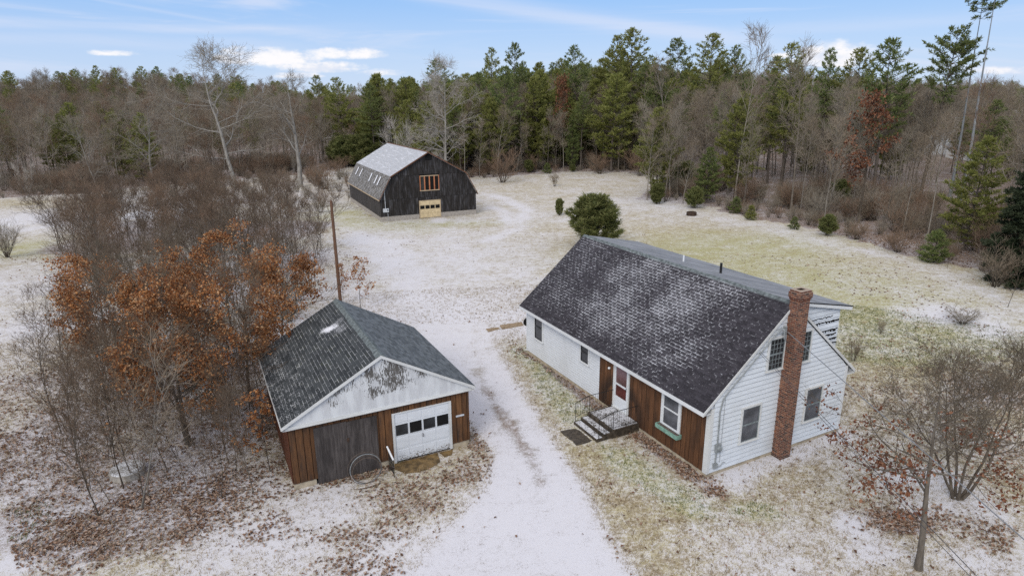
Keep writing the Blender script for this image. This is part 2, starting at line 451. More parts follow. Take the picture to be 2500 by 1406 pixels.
# ------------------------------------------------------------------ building helpers
def lap(mb, rng, z0, z1, expo, to3, lip=.022, dark_strip=.026):
    """clapboards: each course leans out over the one below; rng(z) gives its extent"""
    z = z0
    while z < z1 - .01:
        zt = min(z + expo, z1)
        a0, a1 = rng(z); b0, b1 = rng(zt)
        if a1 - a0 > .03:
            if b1 < b0: b0 = b1 = (b0 + b1) / 2
            zg = max(zt - dark_strip, z + .01); fq = (zg - z) / (zt - z); g0, g1 = a0 + (b0 - a0) * fq, a1 + (b1 - a1) * fq; ng_ = lip + (.004 - lip) * fq
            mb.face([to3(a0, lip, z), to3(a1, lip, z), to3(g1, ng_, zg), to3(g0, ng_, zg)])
            mb.cur = 1; mb.face([to3(g0, ng_, zg), to3(g1, ng_, zg), to3(b1, .004, zt), to3(b0, .004, zt)]); mb.cur = 0  # top strip of each course carries lap shade and grime in its colour
            mb.face([to3(a0, .0, z), to3(a1, .0, z), to3(a1, lip, z), to3(a0, lip, z)])
            for a, b2 in ((a0, b0), (a1, b1)): mb.face([to3(a, 0, z), to3(a, lip, z), to3(b2, .004, zt), to3(b2, 0, zt)])
        z = zt

def boards(mb, a0, a1, zf, zt, wid, to3, thick=.022, gap=.022, seed=1):
    r = random.Random(seed); a = a0
    while a < a1 - .02:
        b = min(a + wid * r.uniform(.85, 1.15), a1)
        if a1 - b < .05: b = a1
        t = thick * r.uniform(.75, 1.2)
        z0 = zf(a) if callable(zf) else zf
        za = zt(a) if callable(zt) else zt; zb = zt(b) if callable(zt) else zt
        A = [to3(a + gap / 2, 0, z0), to3(b - gap / 2, 0, z0), to3(b - gap / 2, 0, zb), to3(a + gap / 2, 0, za)]
        B = [to3(a + gap / 2, t, z0), to3(b - gap / 2, t, z0), to3(b - gap / 2, t, zb), to3(a + gap / 2, t, za)]
        mb.face(B)
        k = len(mb.v)
        for i in range(4): mb.face([A[i], A[(i + 1) % 4], B[(i + 1) % 4], B[i]])
        a = b

def courses(mb, o, along, L, up, S, row, step=.012, nrm=None):
    """shingle courses: stepped strips from the eave (o) to the ridge"""
    o = Vector(o); al = Vector(along).normalized(); u = Vector(up).normalized()
    n = al.cross(u) if nrm is None else Vector(nrm)
    n.normalize()
    if n.z < 0: n = -n
    s = 0.0
    while s < S - .01:
        e = min(s + row, S)
        a = o + u * s + n * step; b = o + u * e + n * .002
        mb.face([a, a + al * L, b + al * L, b], [(0, s + .001), (L, s + .001), (L, e - .001), (0, e - .001)])
        c = o + u * s
        mb.face([c, c + al * L, a + al * L, a], [(0, s), (L, s), (L, s + .001), (0, s + .001)])
        s = e

def window(par, loc, rotz, w, h, glass, sash, frame, casing=.075, muntin=None, sill=True, label=None, meet=.5):
    f = MB(); x0, x1 = -w / 2, w / 2
    f.box(x0 - casing, x0, -.05, 0, -casing * .4, h); f.box(x1, x1 + casing, -.05, 0, -casing * .4, h)
    f.box(x0 - casing, x1 + casing, -.052, 0, h, h + casing)
    if sill: f.box(x0 - casing - .03, x1 + casing + .03, -.085, 0, -casing * .9, -casing * .4)
    f.box(x0, x1, -.0502, 0, -casing * .4, 0)
    o = f.build('window', frame, par, loc, rotz)
    if label: o['label'] = label
    s = MB(); t = .038
    zm = h * meet
    for (za, zb, d) in ((zm, h, -.026), (0, zm, -.020)):
        s.box(x0, x0 + t, d - .012, d, za, zb); s.box(x1 - t, x1, d - .012, d, za, zb)
        s.box(x0 + t, x1 - t, d - .0121, d, zb - t, zb); s.box(x0 + t, x1 - t, d - .0121, d, za, za + t * .9)
        if muntin:
            nc, nr = muntin
            for k in range(1, nc):
                xx = x0 + t + (w - 2 * t) * k / nc; s.box(xx - .009, xx + .009, d - .010, d - .001, za + t, zb - t)
            for k in range(1, nr):
                zz = za + t + (zb - za - 2 * t) * k / nr; s.box(x0 + t, x1 - t, d - .0101, d - .001, zz - .009, zz + .009)
    s.build('sash', sash, o)
    for za, zb in ((zm, h), (0, zm)):
        p = MB(); p.box(x0, x1, -.012, -.006, za + .002, zb - .002); p.build('pane', glass, o)
    return o

# ------------------------------------------------------------------ the white house
HA = rad(27.1536); HL, HW = 13.625, 7.191
ZE, ZR, OE, OR = 2.743, 6.172, .429, .06
SL = (ZR - ZE) / (HW / 2 + OE)
HX, HY = 7.006, 20.309
house = empty('farmhouse', (HX, HY, 0), HA, 'white clapboard house with brown boarded front, dark frosted shingle roof and a tall brick chimney', 'house')
def wpt(x, y, z=0):
    c, s = math.cos(HA), math.sin(HA); return (HX + x * c - y * s, HY + x * s + y * c, z)

b = MB(); b.box(.015, HW - .015, .015, HL - .015, -.45, .18); b.build('foundation', M['concrete_tan'], house)
def zroof(x): return ZE + SL * (x + OE) if x <= HW / 2 else ZE + SL * (HW + OE - x)
# body behind the claddings
b = MB()
pr = [(.0, .03, .18), (HW, .03, .18), (HW, .03, zroof(HW) - .16), (HW / 2, .03, ZR - .16), (0, .03, zroof(0) - .16)]
b.prism(pr, (0, HL - .06, 0)); b.build('wall', M['white'], house)
# front siding (left half seen from the drive)
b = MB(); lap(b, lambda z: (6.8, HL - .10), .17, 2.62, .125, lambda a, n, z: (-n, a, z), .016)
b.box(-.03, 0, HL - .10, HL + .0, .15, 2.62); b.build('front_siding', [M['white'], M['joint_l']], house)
b = MB(); boards(b, .19, 4.60, .17, 2.62, .255, lambda a, n, z: (-n, a, z), seed=3)
boards(b, 5.72, 6.795, .17, 2.62, .255, lambda a, n, z: (-n, a, z), seed=4)
b.box(-.02, 0, 4.60, 5.72, .17, .42)
bw = b.build('brown_board_wall', M['brown_board'], house)
b = MB(); b.box(-.005, -.001, .19, 6.79, .172, 2.62); b.build('gap_shade_backing', M['black'], bw)  # black sheet added behind the boards to paint shade into the gaps
b = MB(); b.box(-.028, 0, 0, .19, .15, 2.62); b.box(-.0281, .11, -.030, 0.0, .152, 2.75); b.build('corner_board', M['trim_worn'], house)
# gable siding facing the lawn
def grng(z):
    lo, hi = .11, HW - .11
    lim = (z + .17 - ZE) / SL - OE
    return (max(lo, lim), min(hi, HW - lim))
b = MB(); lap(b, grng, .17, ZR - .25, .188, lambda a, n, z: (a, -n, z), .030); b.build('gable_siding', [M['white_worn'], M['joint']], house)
b = MB(); b.box(HW - .11, HW + .03, -.032, 0, .15, 2.95); b.build('corner_board', M['trim'], house)
def grng2(z): lim = (z + .17 - ZE) / SL - OE; return (max(.02, lim), min(HW - .02, HW - lim))
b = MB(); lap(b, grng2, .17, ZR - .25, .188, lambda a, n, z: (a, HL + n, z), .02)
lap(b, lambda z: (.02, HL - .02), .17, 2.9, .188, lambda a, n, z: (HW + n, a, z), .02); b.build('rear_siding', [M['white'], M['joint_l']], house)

# roof: front slope in courses over a deck
sl_len = math.hypot(HW / 2 + OE, ZR - ZE)
b = MB(); courses(b, (-OE, -OR, ZE), (0, 1, 0), HL + 2 * OR, (HW / 2 + OE, 0, ZR - ZE), sl_len, .143, .011)
th = .09
b.prism([(-OE, -OR, ZE - .002), (HW / 2, -OR, ZR - .002), (HW / 2, -OR, ZR - th), (-OE, -OR, ZE - th * .7)], (0, HL + 2 * OR, 0))
roof = b.build('roof', M['roof_house'], house)
b = MB(); courses(b, (HW + OE, -OR, ZE), (0, 1, 0), HL + 2 * OR, (-(HW / 2 + OE), 0, ZR - ZE), sl_len, .143, .011)
b.prism([(HW + OE, -OR, ZE - .002), (HW / 2, -OR, ZR - .002), (HW / 2, -OR, ZR - th), (HW + OE, -OR, ZE - th * .7)], (0, HL + 2 * OR, 0))
b.build('rear_roof', M['roof_rear'], house)
b = MB()
b.prism([(HW / 2 - .13, -OR - .004, ZR - .10), (HW / 2, -OR - .004, ZR + .022), (HW / 2 + .13, -OR - .004, ZR - .10)], (0, HL + 2 * OR + .008, 0))
b.build('ridge_cap', M['ridge_cap'], house)
# eave fascia, soffit, gutter edge, rakes
b = MB(); b.box(-OE - .022, -OE + .003, -OR, HL + OR, ZE - .16, ZE - .012); b.box(-OE + .003, -.03, -OR + .03, HL + OR - .03, ZE - .158, ZE - .14)
b.box(HW + OE - .003, HW + OE + .022, -OR, HL + OR, ZE - .21, ZE - .012); b.box(HW + .03, HW + OE - .003, -OR + .03, HL + OR - .03, ZE - .205, ZE - .19)
b.build('fascia', M['trim'], house)
for yy in (-OR - .025, HL + OR):
    b = MB()
    for sgn in (0, 1):
        f = (lambda x: x) if sgn == 0 else (lambda x: HW - x)
        b.prism([(f(-OE - .02), yy, ZE - .02), (f(HW / 2), yy, ZR - .02), (f(HW / 2), yy, ZR - .14), (f(-OE - .02), yy, ZE - .15)], (0, .025, 0))
    b.build('rake_board', M['trim_worn'], house)

# rear shed dormer
dm = MB(); D0, D1 = .28, HL - .25
xo, zo = 6.66, 5.46
def zd(x): return 6.13 - (6.13 - 5.50) * (x - HW / 2) / (xo - HW / 2)
b = MB()
for yy, sgn in ((D0, -1), (D1, 1)):
    z = zroof(xo) - .02
    zz = z
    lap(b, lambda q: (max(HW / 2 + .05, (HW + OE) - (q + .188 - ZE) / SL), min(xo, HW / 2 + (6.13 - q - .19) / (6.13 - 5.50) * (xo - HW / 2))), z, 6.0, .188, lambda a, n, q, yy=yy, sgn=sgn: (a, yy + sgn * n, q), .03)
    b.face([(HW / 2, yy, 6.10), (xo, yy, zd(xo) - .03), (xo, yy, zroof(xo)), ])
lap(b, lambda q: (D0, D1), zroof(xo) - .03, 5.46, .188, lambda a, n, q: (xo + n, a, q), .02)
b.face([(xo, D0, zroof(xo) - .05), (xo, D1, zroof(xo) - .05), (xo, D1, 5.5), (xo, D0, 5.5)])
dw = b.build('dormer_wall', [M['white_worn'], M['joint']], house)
b = MB(); xe = 7.16
b.prism([(HW / 2 + .01, D0 - .14, 6.165), (xe, D0 - .14, zd(xe) + .03), (xe, D0 - .14, zd(xe) - .06), (HW / 2 + .01, D0 - .14, 6.05)], (0, D1 - D0 + .28, 0))
for f in b.f: pass
dr = b.build('dormer_roof', M['roof_rear'], house)
b = MB(); b.box(xe, xe + .02, D0 - .14, D1 + .14, zd(xe) - .14, zd(xe) + .025)
b.prism([(HW / 2 + .2, D0 - .165, zd(HW / 2 + .2) + .02), (xe, D0 - .165, zd(xe) + .02), (xe, D0 - .165, zd(xe) - .14), (HW / 2 + .2, D0 - .165, zd(HW / 2 + .2) - .12)], (0, .023, 0))
b.build('dormer_trim', M['trim'], house)
b = MB()
b.prism([(HW / 2 + .2, D0 - .172, zd(HW / 2 + .2) + .035), (xe + .03, D0 - .172, zd(xe) + .035), (xe + .03, D0 - .172, zd(xe) - .01), (HW / 2 + .2, D0 - .172, zd(HW / 2 + .2) - .01)], (0, .006, 0))
b.build('drip_edge', M['black'], house)
# torn clapboards on the dormer cheek: ragged dark gaps
rr = random.Random(8)
for q, xa, xb, hh in ((5.12, 5.05, 6.2, .035), (4.94, 5.2, 6.62, .07), (4.56, 5.65, 6.60, .09), (4.37, 5.95, 6.55, .07), (4.18, 6.15, 6.62, .08), (3.99, 6.35, 6.62, .06)):
    xx = xa; b = MB()
    while xx < xb:
        dx = rr.uniform(.05, .12); h0, h1 = rr.uniform(.15, 1.2) * hh, rr.uniform(.15, 1.2) * hh; d = rr.uniform(-.01, .02)
        b.face([(xx, D0 - .034, q - h0 + d), (xx + dx, D0 - .034, q - h1 + d), (xx + dx, D0 - .034, q + .02 + d), (xx, D0 - .034, q + .012 + d)])
        xx += dx
    b.build('torn_gap', M['black'], dw)

# chimney
cx0, cx1, cy = 3.33, 3.86, -.44
def brick_box(mb, x0, x1, y0, y1, z0, z1):
    for (pa, pb, ua, ub) in (((x0, y0), (x1, y0), 0, x1 - x0), ((x1, y0), (x1, y1), .1, .1 + y1 - y0), ((x1, y1), (x0, y1), .3, .3 + x1 - x0), ((x0, y1), (x0, y0), .6 - (y1 - y0), .6)):
        mb.face([(*pa, z0), (*pb, z0), (*pb, z1), (*pa, z1)], [(ua, z0), (ub, z0), (ub, z1), (ua, z1)])
b = MB(); brick_box(b, cx0, cx1, cy, -.012, -.4, 6.34)
brick_box(b, cx0 - .025, cx1 + .025, cy - .025, .014, 6.34, 6.42); brick_box(b, cx0 - .05, cx1 + .05, cy - .05, .04, 6.42, 6.62)
brick_box(b, cx0 - .02, cx1 + .02, cy - .02, .01, 6.62, 6.70)
for (e, zz) in ((.025, 6.34), (.05, 6.42)): b.face([(cx0 - e, cy - e, zz), (cx1 + e, cy - e, zz), (cx1 + e, e - .01, zz), (cx0 - e, e - .01, zz)])
for (e, zz, w2) in ((.05, 6.62, .14), (.02, 6.70, .13)):
    X0, X1, Y0, Y1 = cx0 - e, cx1 + e, cy - e, e - .01
    x0, x1, y0, y1 = cx0 + w2, cx1 - w2, cy + w2, -.012 - w2 + .03
    for q in ([(X0, Y0), (X1, Y0), (x1, y0), (x0, y0)], [(X1, Y0), (X1, Y1), (x1, y1), (x1, y0)], [(X1, Y1), (X0, Y1), (x0, y1), (x1, y1)], [(X0, Y1), (X0, Y0), (x0, y0), (x0, y1)]):
        b.face([(p[0], p[1], zz) for p in q])
ch = b.build('chimney', M['brick'], house)
b = MB(); b.box(cx0 + .13, cx1 - .13, cy + .13, -.14, 6.25, 6.4); b.build('flue', M['black'], ch)

# windows: front wall faces -x, so local x runs towards the near corner
FR = -PI / 2
window(house, (-.012, 12.29, 1.20), FR, .78, 1.36, M['glass'], M['sash'], M['trim'])
window(house, (-.012, 7.98, 1.54), FR, .62, .94, M['glass'], M['sash'], M['trim'], label='smallest of the three front windows')
window(house, (-.026, 2.0, 1.10), FR, .88, 1.42, M['screen'], M['trim'], M['trim'], casing=.11, sill=False, label='wide white framed front window over a green flower box')
window(house, (2.92, -.022, 3.70), 0, .74, 1.20, M['glass'], M['greysash'], M['trim_worn'], muntin=(4, 3))
window(house, (4.34, -.022, 3.70), 0, .74, 1.20, M['glass'], M['greysash'], M['trim_worn'], muntin=(4, 3))
window(house, (1.95, -.022, 1.04), 0, .86, 1.36, M['screen'], M['greysash'], M['trim_worn'])
window(house, (5.34, -.022, 1.04), 0, .86, 1.36, M['screen'], M['greysash'], M['trim_worn'])
# front door
b = MB(); w = .92; h = 2.08
b.box(-w / 2 - .09, -w / 2, -.06, 0, 0, h + .09); b.box(w / 2, w / 2 + .09, -.06, 0, 0, h + .09); b.box(-w / 2, w / 2, -.0605, 0, h, h + .09); b.box(-w / 2 - .09, w / 2 + .09, -.10, 0, -.05, 0)
df = b.build('door_frame', M['trim_worn'], house, (-.002, 5.16, .43), FR)
b = MB()
b.box(-w / 2, -w / 2 + .085, -.045, -.01, 0, h); b.box(w / 2 - .085, w / 2, -.045, -.01, 0, h)
b.box(-w / 2 + .085, w / 2 - .085, -.0455, -.01, h - .10, h); b.box(-w / 2 + .085, w / 2 - .085, -.0455, -.01, 1.04, 1.12); b.box(-w / 2 + .085, w / 2 - .085, -.0455, -.01, 0, .52)
sd = b.build('storm_door', M['white_door'], df)
b = MB(); b.box(-w / 2 + .085, w / 2 - .085, -.02, -.012, 1.12, h - .10); b.build('pane', M['pink_glass'], sd)
b = MB(); b.box(-w / 2 + .085, w / 2 - .085, -.02, -.012, .52, 1.04); b.build('pane', M['red_door'], sd, )
b = MB(); b.tube([(w / 2 - .06, -.05, 1.0), (w / 2 - .06, -.085, 1.0), (w / 2 - .06, -.085, 1.12), (w / 2 - .06, -.05, 1.12)], .012); b.build('handle', M['iron'], sd)
# small lamp and bell dot by the door
b = MB(); b.tube([(0, 0, 0), (0, -.05, 0), (0, -.09, -.02)], [.05, .06, .035], 12); b.build('door_light', M['pvc'], house, (-.02, 6.02, 2.02), FR, True)
# flower box
b = MB(); b.box(-.62, .62, -.25, -.225, 0, .17); b.box(-.62, .62, -.03, -.005, 0, .17); b.box(-.62, -.6, -.225, -.03, 0, .17); b.box(.6, .62, -.225, -.03, 0, .17); b.box(-.6, .6, -.225, -.03, 0, .02)
fb = b.build('flower_box', M['green_box'], house, (-.022, 1.98, .90), FR)
b = MB(); b.box(-.6, .6, -.225, -.03, .02, .13); b.build('soil', M['soil'], fb)
# round yellow sign-like hose hanger on the far corner
b = MB(); b.tube([(0, 0, 0), (0, .05, 0)], [.24, .24], 24); hg = b.build('round_plate', M['black'], house, (.05, HL + .01, 1.75), .0)
b = MB(); b.tube([(0, .052, 0), (0, .075, 0)], [.17, .16], 24); b.build('yellow_disc', M['yellow'], hg)
# meter, conduits, service head
b = MB(); b.tube([(0, -.02, 0), (0, -.06, 0)], [.02, .02]);
b = MB(); b.box(-.11, .11, -.11, 0, -.14, .18); b.tube([(0, -.11, .04), (0, -.2, .04)], [.095, .085], 14)
b.build('electric_meter', M['grey_metal'], house, (.38, -.03, 1.14))
b = MB(); b.box(-.09, .09, -.09, 0, -.08, .10); b.build('junction_box', M['grey_metal'], house, (.34, -.03, .42))
b = MB(); b.tube([(.38, -.055, 1.30), (.36, -.055, 2.55), (.46, -.06, 3.05), (.62, -.10, 3.30), (1.6, -.115, 4.15), (2.55, -.115, 4.97), (2.82, -.14, 5.22)], .024); b.tube([(.34, -.055, .50), (.37, -.055, 1.0)], .024)
b.tube([(.56, -.045, .5), (.57, -.045, 3.1)], .007, 5); b.tube([(.34, -.05, .36), (.62, -.06, .32), (.72, -.05, .45), (.84, -.05, .42)], .012, 6)
b.build('conduit', M['grey_metal'], house, smooth=True)
b = MB(); b.tube([(2.82, -.14, 5.22), (2.86, -.2, 5.34), (2.93, -.26, 5.27)], [.045, .06, .03], 10)
b.tube([(2.93, -.26, 5.27), (2.95, -.3, 5.02), (3.04, -.28, 4.92), (3.2, -.16, 5.0)], .012, 6); b.tube([(2.90, -.26, 5.27), (2.9, -.32, 4.96), (3.02, -.3, 4.86), (3.2, -.16, 4.98)], .012, 6)
for k in range(5): b.tube([(3.16, -.04, 5.02 + k * .075), (3.16, -.17, 5.02 + k * .075)], .035, 8)
b.build('service_head', M['grey_metal'], house, smooth=True)
# pipes through the rear roof
b = MB(); b.tube([(5.0, 5.0, 5.6), (5.0, 5.0, 6.33)], .055, 10); b.build('vent_pipe', M['iron'], house)
b = MB(); b.tube([(4.98, 7.35, 5.7), (4.98, 7.35, 6.18)], .04, 10); b.build('vent_pipe', M['pvc'], house)

# stoop of concrete steps with iron railings
st = empty('stoop', wpt(0, 4.78, 0), HA, 'dark concrete steps with thin iron railings at the front door of the white house', 'steps')
b = MB(); b.box(-1.36, -.03, -.92, .92, -.3, .37); b.build('platform', M['wet_stone'], st)
b = MB(); b.box(-1.28, -.06, -.86, .84, .37, .376); b.build('frost_patch', M['frost_stone'], st)
for k, (x0, x1, zt) in enumerate(((-1.72, -1.36, .245), (-2.08, -1.72, .12))):
    b = MB(); b.box(x0, x1, -.86, .86, -.3, zt); sp = b.build('step', M['wet_stone'], st)
    b = MB(); b.box(x0 + .02, x1 - .06, -.80, .80, zt, zt + .006); b.build('frost_patch', M['frost_stone'], sp)
for yy in (-.86, .86):
    b = MB()
    top = [(-.08, yy, 1.16), (-1.30, yy, 1.16), (-2.0, yy, .98)]
    b.tube(top, .014, 8)
    for (x, zb, zt) in ((-1.30, .37, 1.16), (-2.0, .12, .98)): b.tube([(x, yy, zb), (x, yy, zt)], .012, 6)
    for k in range(9):
        x = -.2 - k * .115; b.tube([(x, yy, .46), (x, yy, 1.15)], .0045, 5)
    b.tube([(-.08, yy, .46), (-1.30, yy, .46)], .010, 5)
    for k in range(5):
        x = -1.42 - k * .115; zz = 1.16 - (-(x) - 1.3) * .257; b.tube([(x, yy, zz - .62), (x, yy, zz)], .0045, 5)
    b.tube([(-1.30, yy, .50), (-2.0, yy, .32)], .010, 5)
    b.build('railing', M['iron'], st)

def slab(name, pts, z0, z1, mat, label, cat, par_loc=(0, 0, 0), rotz=0, group=None, jag=.03, seed=1):
    r = random.Random(seed); P = []
    for i in range(len(pts)):
        a, c = pts[i], pts[(i + 1) % len(pts)]; n = max(2, int(math.hypot(c[0] - a[0], c[1] - a[1]) / .18))
        for k in range(n):
            t = k / n; P.append((a[0] + (c[0] - a[0]) * t + r.uniform(-jag, jag), a[1] + (c[1] - a[1]) * t + r.uniform(-jag, jag), z0))
    mb = MB(); mb.prism(P, (0, 0, z1 - z0)); o = mb.build(name, mat, None, par_loc, rotz); tag(o, label, cat, group); return o
slab('stone_slab', [(-2.92, 5.36), (-2.22, 5.26), (-2.16, 4.12), (-2.90, 4.10)], -.1, .022, M['wet_stone'], 'dark wet stone slab lying in the grass before the front steps', 'stone slab', (HX, HY, 0), HA, seed=5)
# two bare strips of plank path by the far corner
def wall_strip(px, w, seed, label):
    P = [gp(*p) for p in px]
    slab('path_plank', [(p[0], p[1]) for p in P], float(np.mean([p[2] for p in P])) - .05, float(np.mean([p[2] for p in P])) + .035, M['path'], label, 'path', seed=seed, jag=.025)
wall_strip([(1221, 796), (1280, 784), (1286, 794), (1226, 804)], .5, 3, 'brown plank path strip running up to the far corner of the white house')
wall_strip([(1187, 804), (1216, 799), (1221, 803), (1192, 811)], .5, 4, 'short brown plank path end lying out in the snowy yard, pointed shape')

# ------------------------------------------------------------------ garage
GA = rad(26.57920882); GW, GL = 6.904, 7.247
GE, GR, GOE, GOR = 2.672, 4.687, .205, .203
GX, GY, GZ = -7.956, 20.130, -.261
garage = empty('garage', (GX, GY, GZ), GA, 'brown board garage with peeling white gable, white overhead door and grey plywood door', 'garage')
def gpt(x, y, z=0):
    c, s = math.cos(GA), math.sin(GA); return (GX + x * c - y * s, GY + x * s + y * c, GZ + z)
GS = (GR - GE) / (GW / 2 + GOE)
def gz(x): return GE + GS * (x + GOE) if x < GW / 2 else GE + GS * (GW + GOE - x)
b = MB(); b.box(.01, GW - .01, .01, GL, -.4, .0)
b.box(.012, .80, .008, .2, 0, .25); b.box(3.2, 3.78, .008, .2, 0, .25); b.box(6.14, GW - .012, .008, .2, 0, .25)
b.box(.012, .2, .2, GL - .01, 0, .25); b.box(GW - .2, GW - .012, .2, GL - .01, 0, .25); b.box(.2, GW - .2, GL - .2, GL - .01, 0, .25)
b.build('foundation', M['concrete_tan'], garage)
b = MB()
boards(b, 0, 3.74, .25, 2.60, .235, lambda a, n, z: (a, -n, z), seed=11); boards(b, 3.74, 6.14, 2.14, 2.60, .235, lambda a, n, z: (a, -n, z), seed=12)
boards(b, 6.14, GW, .25, 2.60, .235, lambda a, n, z: (a, -n, z), seed=13)
b.build('front_wall', M['garage_board'], garage)
b = MB()
boards(b, 0, GL, .25, 2.67, .235, lambda a, n, z: (-n, a, z), seed=14); boards(b, 0, GL, .25, 2.67, .235, lambda a, n, z: (GW + n, a, z), seed=15)
boards(b, 0, GW, .25, lambda x: gz(x) - .1, .235, lambda a, n, z: (a, GL + n, z), seed=16)
b.build('side_wall', M['garage_side'], garage)
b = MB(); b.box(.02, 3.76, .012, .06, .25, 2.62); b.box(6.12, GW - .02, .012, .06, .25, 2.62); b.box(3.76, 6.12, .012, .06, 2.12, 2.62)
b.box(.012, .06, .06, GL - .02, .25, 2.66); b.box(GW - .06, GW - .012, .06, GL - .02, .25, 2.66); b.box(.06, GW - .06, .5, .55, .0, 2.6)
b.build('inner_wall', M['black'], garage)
# gable panel stands a hand proud of the wall below
b = MB(); b.prism([(-.02, -.12, 2.52), (GW + .02, -.12, 2.52), (GW + .02, -.12, gz(GW) - .03), (GW / 2, -.12, GR - .05), (-.02, -.12, gz(0) - .03)], (0, .10, 0)); gpn = b.build('gable_panel', M['gable_panel'], garage)
b = MB(); b.box(-.10, GW + .10, -.150, -.12, 2.47, 2.60); b.build('gable_trim', M['trim_worn'], gpn)
gl_len = math.hypot(GW / 2 + GOE, GR - GE)
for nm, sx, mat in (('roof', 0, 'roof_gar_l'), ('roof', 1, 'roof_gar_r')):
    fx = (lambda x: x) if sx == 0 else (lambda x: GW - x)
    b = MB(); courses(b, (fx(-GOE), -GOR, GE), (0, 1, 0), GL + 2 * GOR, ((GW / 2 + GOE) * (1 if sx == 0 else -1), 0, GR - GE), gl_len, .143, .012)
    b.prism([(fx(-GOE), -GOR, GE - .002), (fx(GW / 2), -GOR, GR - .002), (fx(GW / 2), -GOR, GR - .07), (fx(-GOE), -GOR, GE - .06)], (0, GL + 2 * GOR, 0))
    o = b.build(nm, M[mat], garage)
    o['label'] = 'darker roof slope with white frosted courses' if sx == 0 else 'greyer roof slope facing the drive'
b = MB(); rr = random.Random(2)
y = -GOR - .005
while y < GL + GOR:
    e = min(y + .26, GL + GOR + .005); wl = .17 + rr.uniform(-.012, .02)
    b.prism([(GW / 2 - wl, y, GR - wl * GS + .012), (GW / 2, y, GR + .035), (GW / 2 + wl, y, GR - wl * GS + .012)], (0, e - y - .006, 0)); y = e
b.build('ridge_cap', M['ridge_cap'], garage)
for yy in (-GOR - .024, GL + GOR):
    b = MB()
    for sx in (0, 1):
        fx = (lambda x: x) if sx == 0 else (lambda x: GW - x)
        b.prism([(fx(-GOE - .01), yy, GE - .012), (fx(GW / 2), yy, GR - .012), (fx(GW / 2), yy, GR - .13), (fx(-GOE - .01), yy, GE - .13)], (0, .024, 0))
    b.build('rake_board', M['trim_worn'], garage)
for sx in (0, 1):
    fx = (lambda x: x) if sx == 0 else (lambda x: GW - x); b = MB()
    b.prism([(fx(-GOE - .01), -GOR, GE - .015), (fx(-GOE - .03), -GOR, GE - .015), (fx(-GOE - .03), -GOR, GE - .13), (fx(-GOE - .01), -GOR, GE - .13)], (0, GL + 2 * GOR, 0))
    b.build('fascia', M['trim_worn'], garage)
b = MB(); b.prism([(-.18, -GOR + .01, 2.50), (GW + .18, -GOR + .01, 2.50), (GW + .18, -.13, 2.50), (-.18, -.13, 2.50)], (0, 0, .02)); b.build('soffit', M['trim_worn'], garage)
# plywood pair
b = MB(); b.box(.86, 2.03, -.065, -.026, .02, 2.30); p1 = b.build('plywood_door', M['grey_ply'], garage)
b = MB(); b.box(2.04, 3.16, -.060, -.026, .02, 2.27); p2 = b.build('plywood_door', M['grey_ply'], garage)
b = MB(); b.box(2.0, 2.09, -.085, -.065, 1.50, 1.62); b.tube([(2.045, -.09, 1.56), (2.045, -.11, 1.50), (2.045, -.09, 1.45)], .012, 6); b.build('hasp', M['rusty'], p2)
# overhead door
b = MB(); X0, X1, Z0, Z1 = 3.83, 6.05, .10, 2.12
rowz = [Z0, .60, 1.14, 1.70, Z1]; cw = (X1 - X0) / 4
for i in range(4):
    b.box(X0, X1, -.012, .012, rowz[i] + .003, rowz[i + 1] - .003)
    for k in range(4):
        xa, xb = X0 + cw * k + .035, X0 + cw * (k + 1) - .035
        za, zb = rowz[i] + .05, rowz[i + 1] - .05
        if i == 2:
            b.box(xa - .012, xa, -.024, -.012, za - .012, zb + .012); b.box(xb, xb + .012, -.024, -.012, za - .012, zb + .012); b.box(xa, xb, -.0245, -.012, za - .012, za); b.box(xa, xb, -.0245, -.012, zb, zb + .012)
        else: b.box(xa, xb, -.022, -.012, za, zb)
od = b.build('overhead_door', M['white_door_worn'], garage)
for k in range(4):
    b = MB(); b.box(X0 + cw * k + .035, X0 + cw * (k + 1) - .035, -.017, -.0125, rowz[2] + .05, rowz[3] - .05); b.build('pane', M['black'] if k % 2 else M['glass'], od)
b = MB(); b.tube([(4.93, -.022, .92), (4.93, -.07, .93), (4.93, -.07, 1.04), (4.93, -.022, 1.05)], .013, 6); b.build('handle', M['rusty'], od)
b = MB(); b.box(X0 - .09, X0, -.045, .0, .06, Z1 + .05); b.box(X1, X1 + .09, -.045, .0, .06, Z1 + .05); b.box(X0, X1, -.0455, 0, Z1, Z1 + .05); b.build('door_frame', M['trim_worn'], garage)
b = MB(); b.box(6.33, 6.68, -.045, -.025, 1.40, 1.47); b.build('name_plate', M['pale_metal'], garage)
# wet apron in front of the overhead door, two cracked pieces
slab('concrete_apron', [(3.72, -.03), (5.50, -.03), (5.36, -.72), (4.6, -.98), (3.9, -.86), (3.62, -.3)], -.2, .035, M['wet_slab'], 'larger piece of wet brown concrete before the white garage door', 'concrete apron', (GX, GY, GZ), GA, group='wet concrete before the garage door', seed=2)
slab('concrete_apron', [(5.58, -.03), (6.75, -.03), (6.74, -.28), (5.62, -.46)], -.2, .02, M['wet_slab'], 'smaller strip of wet brown concrete at the right end of the garage door', 'concrete apron', (GX, GY, GZ), GA, group='wet concrete before the garage door', seed=3)
